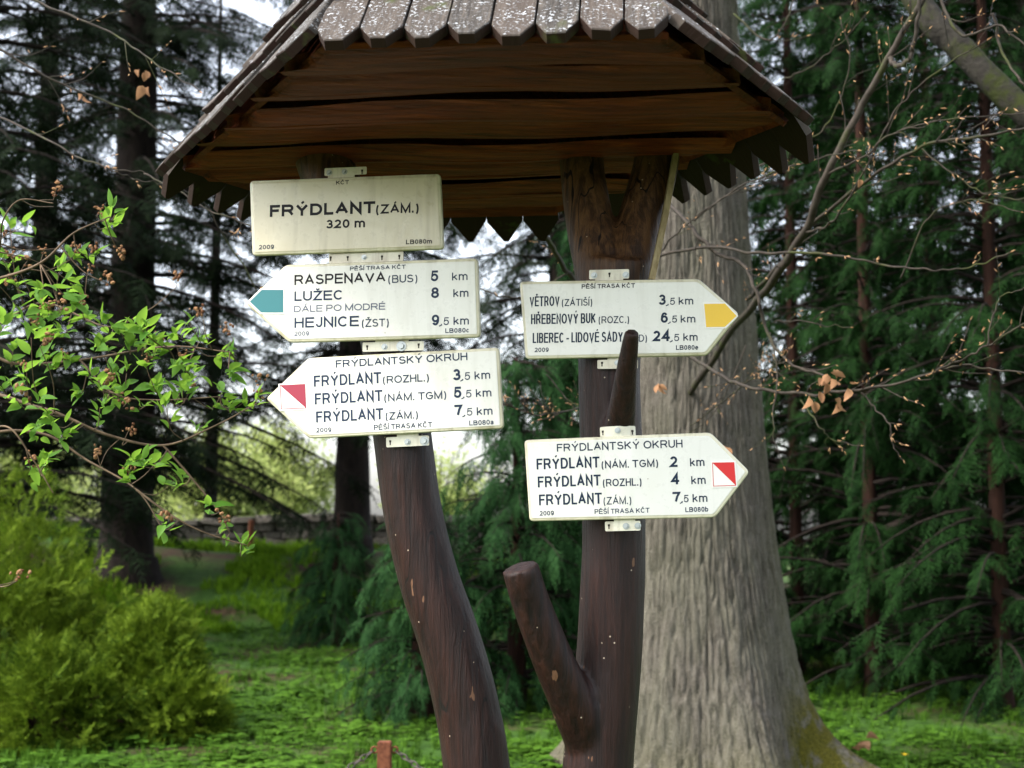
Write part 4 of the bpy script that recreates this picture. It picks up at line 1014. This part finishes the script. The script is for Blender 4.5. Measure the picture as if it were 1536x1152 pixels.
for k in range(4):
    a, b = k * math.pi / 2, (k + 1) * math.pi / 2
    p, q = (.35, .13 * math.cos(a), .13 * math.sin(a)), (.35, .13 * math.cos(b), .13 * math.sin(b))
    BUDT += [[(0, 0, 0), p, q], [q, p, (1, 0, 0)]]
BUDT = np.array(BUDT, float)
bag = Bag(); budP, budD = [], []
def twig(P, R, nside=1.0, sub=True, lenpx=(.05, .16), budlast=True):
    """bare twig through world points P; side twigs with buds"""
    Pn, Rn = spline(P, R, max(6, len(P) * 5)); 
    Pn = Pn + rng.normal(0, .0025, Pn.shape); bag.tube(Pn, Rn, 5)
    bag_len = np.linalg.norm(np.diff(Pn, axis=0), axis=1).sum()
    m = int(bag_len / .105 * nside); Rn = Rn * .85
    for k in range(m):
        i = int(rng.uniform(.12, .98) * (len(Pn) - 1)); b0 = Pn[i]; d = Pn[min(i + 1, len(Pn) - 1)] - Pn[i - 1]; d = d / (np.linalg.norm(d) + 1e-9)
        sd = rng.normal(0, 1, 3) * [1, .7, 1] + [0, 0, .25]; sd = sd - d * sd.dot(d); sd /= np.linalg.norm(sd)
        dd = d * rng.uniform(.6, 1.1) + sd * rng.uniform(.5, .9); dd /= np.linalg.norm(dd); L = rng.uniform(*lenpx)
        if rng.random() < .3:
            budP.append(b0 + dd * .003); budD.append(dd); continue
        c = b0 + dd * L * .5 + rng.normal(0, .008, 3); e = b0 + dd * L + rng.normal(0, .012, 3) + [0, 0, .01]
        r_ = min(Rn[i] * .6, .0022); bag.tube([b0, c, e], [r_, r_ * .8, r_ * .6], 4, 5)
        budP.append(e); budD.append(dd + rng.normal(0, .2, 3))
        for q in range(int(rng.integers(1, 4))):
            s_ = rng.uniform(.25, .9); pp = b0 + (e - b0) * s_; d3 = dd + rng.normal(0, .5, 3)
            budP.append(pp); budD.append(d3)
    if budlast: budP.append(Pn[-1]); budD.append(Pn[-1] - Pn[-2])
def tw(pts, r0, r1, **k): n = len(pts); twig(pl(pts), [r0 + (r1 - r0) * i / (n - 1) for i in range(n)], **k)
# thick branches rising right of the sign, thin ones spreading
tw([(1035, 590, 8.65), (1095, 500, 7.0), (1150, 432, 5.6), (1205, 350, 5.2), (1240, 262, 5.0), (1290, 165, 4.9), (1332, 88, 4.8), (1392, -15, 4.7), (1430, -90, 4.7)], .019, .010, nside=.8)
tw([(1120, 450, 6.4), (1172, 395, 5.6), (1210, 345, 5.3), (1290, 278, 5.0), (1380, 222, 4.8), (1470, 205, 4.6), (1560, 190, 4.5)], .010, .004, nside=1.6)
tw([(1332, 88, 4.8), (1350, 99, 4.7), (1368, 78, 4.65), (1378, 20, 4.6), (1385, -40, 4.6)], .010, .006, nside=.6)
tw([(1000, 300, 5.6), (1035, 340, 5.3), (1072, 378, 5.2), (1112, 395, 5.1), (1135, 440, 5.0), (1152, 500, 5.0), (1185, 545, 4.9), (1240, 565, 4.8)], .009, .005, nside=.9)
tw([(930, 400, 5.6), (985, 384, 5.4), (1060, 371, 5.2), (1130, 378, 5.0), (1230, 380, 4.8), (1320, 395, 4.7), (1390, 405, 4.6), (1450, 402, 4.6), (1515, 378, 4.5)], .007, .0022, nside=.45, lenpx=(.02, .06))
tw([(1020, 525, 6.4), (1075, 560, 5.6), (1120, 580, 5.2), (1200, 590, 5.0), (1290, 585, 4.8), (1370, 568, 4.7), (1430, 545, 4.6), (1480, 520, 4.5), (1560, 470, 4.5)], .008, .003, nside=1.3)
tw([(1370, 568, 4.7), (1440, 548, 4.6), (1500, 555, 4.5), (1570, 560, 4.4)], .004, .0025, nside=1.5)
tw([(1290, 585, 4.8), (1315, 615, 4.75), (1335, 640, 4.7), (1340, 668, 4.7), (1352, 690, 4.7)], .003, .0015, nside=1.6, lenpx=(.02, .07))
tw([(1200, 600, 5.0), (1230, 640, 4.9), (1250, 660, 4.9), (1290, 668, 4.8)], .003, .0015, nside=1.4, lenpx=(.03, .09))
tw([(1155, 500, 5.2), (1165, 560, 5.1), (1158, 640, 5.0), (1175, 700, 5.0)], .003, .0015, nside=1.2)
tw([(1160, 482, 5.2), (1200, 482, 5.1), (1275, 492, 5.0)], .003, .0015, nside=1.0, lenpx=(.02, .05))
tw([(1205, 350, 5.2), (1250, 330, 5.0), (1300, 250, 4.8), (1345, 165, 4.7), (1400, 110, 4.6), (1480, 60, 4.5)], .005, .002, nside=1.3)
tw([(1240, 262, 5.0), (1290, 238, 4.8), (1340, 200, 4.7), (1420, 180, 4.6), (1540, 170, 4.5)], .005, .002, nside=1.5)
tw([(1172, 120, 5.3), (1215, 100, 5.2), (1265, 60, 5.1), (1300, 20, 5.0)], .003, .0018, nside=1.3)
tw([(1140, 250, 5.4), (1190, 215, 5.2), (1240, 190, 5.1), (1275, 95, 5.0), (1260, 30, 5.0)], .004, .002, nside=1.2)
tw([(1040, 330, 5.3), (1095, 290, 5.2), (1150, 262, 5.0), (1220, 240, 4.9), (1285, 225, 4.8)], .004, .002, nside=1.6)
tw([(985, 385, 5.4), (1020, 345, 5.3), (1080, 300, 5.2), (1160, 262, 5.1)], .004, .0018, nside=1.4)
tw([(1380, 222, 4.8), (1430, 260, 4.7), (1480, 290, 4.6), (1550, 300, 4.5)], .003, .0018, nside=1.6)
tw([(1350, 420, 4.8), (1390, 330, 4.7), (1450, 300, 4.6), (1530, 318, 4.5)], .003, .0018, nside=1.2)
tw([(1400, -30, 4.7), (1440, 50, 4.6), (1500, 40, 4.5), (1560, 90, 4.4)], .006, .003, nside=1.4)
tw([(1490, 20, 4.6), (1505, 80, 4.6), (1530, 120, 4.5), (1560, 150, 4.5)], .005, .004, nside=.6)
tw([(1480, 520, 4.5), (1500, 450, 4.5), (1545, 430, 4.4)], .003, .0018, nside=1.2)
tw([(1100, 20, 5.6), (1150, 60, 5.5), (1180, 30, 5.4), (1200, -30, 5.4)], .004, .003, nside=1.0)
tw([(1120, 520, 5.6), (1070, 620, 5.6), (1010, 660, 5.6)], .003, .0015, nside=1.0)
tw([(1035, 640, 8.2), (1100, 590, 6.2), (1150, 555, 5.4), (1190, 540, 5.1)], .004, .002, nside=1.0)
# left of the forked post
tw([(990, 470, 8.6), (900, 445, 6.6), (850, 405, 5.6), (822, 362, 5.3), (800, 330, 5.2), (770, 285, 5.2)], .013, .008, nside=.4)
tw([(850, 410, 5.6), (800, 442, 5.4), (755, 445, 5.3), (718, 432, 5.3), (680, 430, 5.3)], .004, .002, nside=.8)
tw([(960, 600, 8.6), (880, 610, 6.0), (820, 622, 5.4), (770, 612, 5.3), (730, 590, 5.2)], .005, .0025, nside=1.2)
tw([(820, 560, 5.6), (860, 610, 5.6), (880, 640, 5.6)], .003, .002, nside=1.0)
tw([(770, 612, 5.3), (700, 600, 5.2), (600, 590, 5.2), (480, 560, 5.2)], .003, .0015, nside=.5)
# budding twigs at the upper left, from an overhanging branch
tw([(-60, -60, 4.3), (60, 5, 4.2), (165, 48, 4.1), (226, 91, 4.0), (300, 136, 3.9)], .005, .0018, nside=.9)
tw([(-60, 150, 4.3), (69, 208, 4.1), (113, 234, 4.05), (165, 252, 4.0), (217, 259, 4.0)], .004, .0016, nside=.9, lenpx=(.02, .06))
tw([(165, 254, 4.0), (200, 268, 4.0), (236, 275, 4.0)], .002, .0014, nside=.8, lenpx=(.02, .05))
tw([(217, 259, 4.0), (262, 285, 3.95), (321, 317, 3.9), (380, 340, 3.85)], .003, .0016, nside=.9, lenpx=(.02, .07))
tw([(236, 275, 4.0), (300, 300, 4.2), (340, 360, 4.3), (420, 480, 4.4), (470, 470, 4.4)], .003, .0015, nside=.9)
tw([(-60, 40, 4.6), (80, 120, 4.6), (200, 170, 4.6), (290, 230, 4.6)], .005, .002, nside=1.0)
bo = bag.build('twigs', M['twig'], bt); bo['kind'] = 'stuff'
bp, bd = np.array(budP), np.array(budD)
V, Fc = scatter(BUDT, bp, rot_from(bd, rng.uniform(0, 3, len(bp))), rng.uniform(.012, .024, len(bp)))
bo = place('buds', big_mesh('buds', V, Fc, M['bud']), bt); bo['kind'] = 'stuff'

def leaf_mesh(name, L, wd, fold, curl, m, seed=0, n=5):
    r = random.Random(seed); V, Fc = [], []
    for k in range(n + 1):
        t = k / n; w_ = wd * (math.sin(math.pi * min(1, t ** .8 * 1.0)) ** .9) * (1 if k < n else 0) + (0.0 if 0 < k < n else 0)
        x = L * t; z = -curl * L * t * t; j = r.uniform(-.1, .1) * wd * (fold > .4)
        V += [(x, w_, z + fold * w_ + j), (x, 0, z), (x, -w_, z + fold * w_ - j)]
    for k in range(n): b = k * 3; Fc += [(b, b + 1, b + 4, b + 3), (b + 1, b + 2, b + 5, b + 4)]
    me = mesh(name, V, Fc, m, True); return me
DL = [leaf_mesh('dead_leaf', .055, .019, .9, -.5, M['dead'], 1), leaf_mesh('dead_leaf', .06, .022, .6, .6, M['dead'], 2), leaf_mesh('dead_leaf', .048, .017, 1.3, .3, M['dead'], 3)]
for px, py, Y, n, sp in ((1243, 570, 4.78, 9, 20), (1222, 594, 4.8, 3, 8), (1257, 597, 4.8, 3, 8), (987, 578, 5.4, 3, 8), (1288, 268, 4.8, 1, 4), (1083, 668, 5.3, 2, 8), (213, 108, 5.0, 3, 9), (224, 130, 5.0, 2, 9), (122, 140, 5.4, 2, 8), (990, 580, 5.5, 1, 5)):
    for k in range(n):
        place('dead_leaf', rnd.choice(DL), bt, at(px + rnd.gauss(0, sp * .5), py + rnd.gauss(0, sp * .5), Y + rnd.uniform(-.04, .04)), (rnd.uniform(-1.2, 1.2), rnd.uniform(.5, 2.2), rnd.uniform(0, 6.28)), rnd.uniform(.5, .9))
for k, (px, py) in enumerate(((1284, 1124), (1293, 1130), (1300, 1126), (1290, 1137), (1305, 1137))):
    p = at_z(px, py, .08)
    lb = ('dry pinkish-brown leaf lying leftmost in the heap at the mossy beech root', 'dry curled leaf in the middle of the heap at the beech root', 'dry leaf standing highest on the heap at the beech root', 'dry leaf lowest and left in the heap at the beech root', 'dry leaf lying rightmost in the heap at the beech root')[k]
    tag(place('dead_leaf', DL[k % 3], None, (p.x, p.y, .10 + (.06 if k == 2 else .01 * k)), (rnd.uniform(-.6, .6), rnd.uniform(-.8, .2), rnd.uniform(0, 6.28)), 1.7), lb, 'dead leaf', 'dry leaves heaped at the beech root')
# dandelion
p = at_z(1357, 1133, .15)
t = thing('dandelion', (p.x, p.y, gz(p.x, p.y)), 'single yellow dandelion in the grass right of the beech root', 'flower')
tube('stem', [(p.x, p.y, gz(p.x, p.y)), (p.x + .01, p.y, .1), (p.x, p.y, .15)], [.003, .003, .003], M['stem'], t, 5)
T = []
for k in range(26):
    a_ = k * 2.4; r_ = .012 + .010 * (k % 3); c_, s_ = math.cos(a_), math.sin(a_); T += [[(p.x - s_ * .003, p.y + c_ * .003, .15), (p.x + s_ * .003, p.y - c_ * .003, .15), (p.x + c_ * r_, p.y + s_ * r_, .165 - .002 * (k % 3))]]
T = np.array(T).reshape(-1, 3); place('flower_head', big_mesh('flower_head', T, np.arange(len(T)).reshape(-1, 3), M['petal']), t)

# ================================================================== CHAIN FENCE
def fence_post(px, topy, Y, label):
    p = at(px, topy, Y); zt = p.z; g = gz(p.x, p.y)
    bm = bmesh.new(); hw = .029
    bmesh.ops.create_cube(bm, size=1); 
    for v in bm.verts: v.co = Vector((p.x + v.co.x * 2 * hw, p.y + v.co.y * 2 * hw, (zt + g - .2) / 2 + v.co.z * (zt - g + .2)))
    bmesh.ops.bevel(bm, geom=bm.edges[:], offset=.004, segments=2, affect='EDGES')
    me = bpy.data.meshes.new('fence_post'); bm.to_mesh(me); bm.free(); me.materials.append(M['rust'])
    t = thing('fence_post', (p.x, p.y, g), label, 'fence post', 'rusty posts of the chain fence'); place('shaft', me, t)
    for sg in (-1, 1):
        R = [(p.x + sg * (.030 + .013 * (1 - math.cos(a))), p.y, zt - .035 + .013 * math.sin(a)) for a in np.linspace(0, 6.28, 13)]
        V, Q = tube_arrays(np.array(R), np.full(13, .004), 6); place('chain_ring', mesh('chain_ring', V.tolist(), fix_tri(Q), M['rust'], True), t)
    return Vector((p.x, p.y, zt - .04))
f0 = fence_post(577, 1112, 6.1, 'short rusty square post in the lawn carrying the chain')
f1 = fence_post(60, 1210, 5.6, 'short rusty post below the bottom left of the picture'); f2 = fence_post(1010, 1220, 5.5, 'short rusty post below the foot of the forked post')
def chain(a, b, sag, label):
    n = int((b - a).length / .026); B = Bag(); L = []
    for k in range(n + 1):
        t_ = k / n; L.append(a.lerp(b, t_) - Vector((0, 0, sag * 4 * t_ * (1 - t_))))
    for k in range(n):
        c = (L[k] + L[k + 1]) / 2; d_ = (L[k + 1] - L[k]).normalized(); u = d_.cross(Vector((0, 0, 1))).normalized()
        if k % 2: u = d_.cross(u).normalized()
        R = [c + d_ * .019 * math.cos(x) + u * .010 * math.sin(x) for x in np.linspace(0, 6.283, 11)]
        V, Q = tube_arrays(np.array([tuple(r) for r in R]), np.full(11, .0032), 5, cap=False); B.V.append(V); B.Q.append(Q + B.n); B.n += len(V)
    o = B.build('chain', M['chain']); tag(o, label, 'chain', 'chains of the low fence')
chain(f0 + Vector((-.05, 0, 0)), f1 + Vector((.05, 0, 0)), .16, 'dark iron chain sagging left from the rusty post')
chain(f0 + Vector((.05, 0, 0)), f2 + Vector((-.05, 0, 0)), .12, 'dark iron chain sagging right from the rusty post behind the leaning post')

# ================================================================== LEAFY SHRUB, left foreground
base = (px_x(-260, 3.7), 3.7, 0)
ls = thing('leafy_shrub', base, 'shrub with fresh green leaves and dry brown flower heads reaching in from the left', 'shrub')
sb = Bag(); stems = []
def stem(pts, r0, r1):
    P = pl(pts); n = len(P); Pn, Rn = spline(P, [r0 + (r1 - r0) * i / (n - 1) for i in range(n)], n * 6); sb.tube(Pn, Rn, 6); stems.extend(list(zip(Pn, Rn)))
hub = (-200, 760, 3.7)
sb.tube([base, tuple(at(-240, 1200, 3.7)), tuple(at(*hub))], [.02, .016, .012], 7, 12)
for pts, r0 in (([hub, (-60, 600, 3.6), (60, 612, 3.5), (160, 652, 3.5), (245, 668, 3.5), (320, 640, 3.45), (385, 605, 3.4)], .006),
            ([hub, (-80, 520, 3.7), (20, 545, 3.7), (120, 540, 3.7), (250, 520, 3.6), (345, 528, 3.5)], .006),
            ([hub, (-100, 440, 3.5), (-10, 420, 3.5), (60, 395, 3.4), (110, 350, 3.4), (165, 325, 3.4)], .006),
            ([hub, (-40, 660, 3.6), (60, 650, 3.6), (130, 690, 3.6), (205, 735, 3.55), (245, 795, 3.5)], .005),
            ([(205, 735, 3.55), (260, 775, 3.5), (310, 800, 3.5), (370, 818, 3.5)], .003),
            ([hub, (-100, 560, 3.8), (10, 480, 3.8), (70, 455, 3.8), (160, 490, 3.7), (215, 470, 3.7)], .005),
            ([(-10, 420, 3.5), (0, 370, 3.5), (5, 330, 3.4), (30, 300, 3.4), (80, 305, 3.4)], .003),
            ([(-40, 660, 3.6), (10, 640, 3.5), (50, 690, 3.5), (80, 740, 3.5)], .003),
            ([(245, 668, 3.5), (290, 720, 3.5), (330, 770, 3.5), (345, 800, 3.5)], .003),
            ([(120, 540, 3.7), (170, 590, 3.6), (235, 600, 3.6), (330, 595, 3.5)], .003),
            ([(-60, 870, 3.6), (0, 880, 3.4), (25, 872, 3.4)], .002)):
    stem(pts, r0, .0014)
SPts = np.array([p for p, r in stems])
spots = [(80, 310, 0), (165, 340, 5), (172, 322, 4), (95, 372, 0), (108, 388, 6), (5, 390, 5), (25, 432, 4), (60, 440, 5), (112, 428, 4), (10, 482, 5), (60, 478, 5), (105, 452, 5), (62, 505, 6), (20, 522, 5),
         (40, 560, 5), (92, 500, 5), (100, 540, 6), (20, 592, 5), (60, 605, 5), (55, 640, 5), (82, 638, 4), (62, 702, 5), (132, 560, 6), (150, 520, 6), (182, 500, 6), (200, 488, 5), (165, 560, 6), (172, 592, 6),
         (150, 612, 5), (215, 500, 6), (232, 530, 6), (190, 560, 5), (232, 585, 6), (265, 502, 5), (275, 545, 6), (292, 560, 5), (250, 612, 5), (340, 532, 6), (347, 560, 6), (332, 590, 6), (345, 612, 5), (300, 640, 3),
         (200, 690, 5), (216, 700, 5), (190, 716, 5), (266, 715, 3), (240, 792, 4), (338, 795, 5), (365, 822, 6), (312, 762, 4), (92, 655, 5), (45, 712, 4), (130, 480, 5), (72, 545, 5), (120, 590, 5), (-15, 450, 5), (-20, 560, 5), (210, 610, 4), (300, 510, 4), (385, 600, 3), (270, 590, 4), (35, 340, 3), (140, 385, 4), (15, 340, 4)]
LM = [leaf_mesh('leaf', .044, .0105, .35, .25, M['leaf'], 1), leaf_mesh('leaf', .036, .0105, .5, .5, M['leaf'], 2), leaf_mesh('leaf', .047, .0095, .3, -.1, M['leaf'], 3), leaf_mesh('leaf', .030, .0085, .6, .1, M['leaf'], 4)]
nleaf = 0; restV, restF = [], []; rn = 0
def rosette(c, d, n):
    global nleaf, rn
    for q in range(n):
        a_ = q * 2.4 + rnd.uniform(-.5, .5); u = d.orthogonal().normalized(); v = d.cross(u)
        dr = (d * rnd.uniform(.25, 1.0) + (u * math.cos(a_) + v * math.sin(a_)) * rnd.uniform(.5, 1.0) + Vector((0, 0, .25))).normalized()
        sc_ = rnd.uniform(.6, 1.25); rot = dr.to_track_quat('X', 'Z'); rot = rot @ Matrix.Rotation(rnd.uniform(-1, 1), 3, 'X').to_quaternion()
        me = rnd.choice(LM); pos = c + dr * .004 + Vector((rnd.gauss(0, .006), rnd.gauss(0, .006), rnd.gauss(0, .006)))
        if nleaf < 298:
            place('leaf', me, ls, pos, rot.to_euler(), sc_); nleaf += 1
        else:
            Mx = rot.to_matrix() * sc_; restV.extend([tuple(Mx @ w_.co + pos) for w_ in me.vertices]); restF.extend([tuple(i + rn for i in f.vertices) for f in me.polygons]); rn += len(me.vertices)
FH = []
def blob_cluster(seed):
    bm = bmesh.new(); r = random.Random(seed)
    for k in range(13):
        o_ = Vector((r.gauss(0, .007), r.gauss(0, .007), r.gauss(0, .006)))
        bmesh.ops.create_icosphere(bm, subdivisions=1, radius=r.uniform(.0018, .0042), matrix=Matrix.Translation(o_) @ Matrix.Diagonal((1, 1, r.uniform(.7, 1.6), 1)))
    me = bpy.data.meshes.new('flower_head'); bm.to_mesh(me); bm.free(); me.materials.append(M['flower']); return me
FH = [blob_cluster(k) for k in range(4)]
def tip(px, py, n, head=None):
    Yp = rnd.uniform(3.3, 3.75); c = at(px, py, Yp); cn = np.array(c)
    dist = np.linalg.norm((SPts - cn) * [1, .6, 1], axis=1) + (SPts[:, 0] > cn[0] + .03) * .06
    b = SPts[int(np.argmin(dist))]; m_ = (b + cn) / 2 + np.array([0, 0, -.012]) + rng.normal(0, .008, 3)
    sb.tube([b, m_, cn], [.0018, .0014, .0010], 4, 7)
    d = Vector(cn - m_).normalized() + Vector((.25, 0, .35)); d.normalize()
    if n: rosette(c, d, n)
    for k in range(2 if n > 4 else 1):
        if n: 
            mm = Vector(m_ + (cn - m_) * rnd.uniform(0, .6)); rosette(mm, d, 2)
    if head or (head is None and rnd.random() < .28):
        hp = c + Vector((rnd.uniform(-.02, .02), rnd.uniform(-.01, .02), rnd.uniform(.01, .04)))
        sb.tube([tuple(cn), tuple(hp)], [.001, .0008], 3, 3)
        place('flower_head', rnd.choice(FH), ls, hp, (rnd.uniform(0, 3),) * 3, rnd.uniform(.9, 1.35))
for px, py, n in spots: tip(px, py, n)
for k in range(22):                                    # a second, looser layer between them
    px, py, n = rnd.choice(spots[4:46]); tip(px + rnd.gauss(0, 22), py + rnd.gauss(0, 20), rnd.choice((3, 4, 5)), rnd.random() < .25)
for px, py in ((80, 300), (60, 395), (30, 408), (130, 415), (188, 385), (145, 325), (185, 610), (155, 585), (20, 395), (305, 480), (350, 510), (385, 570), (185, 663), (150, 700), (325, 800), (265, 430), (160, 425), (90, 470), (0, 355), (60, 520), (120, 455), (278, 600), (20, 872)): tip(px, py, 0, True)
sb.build('stems', M['shrub_twig'], ls)['kind'] = 'stuff'
place('leaves', mesh('leaves', restV, restF, M['leaf'], True), ls)['kind'] = 'stuff'
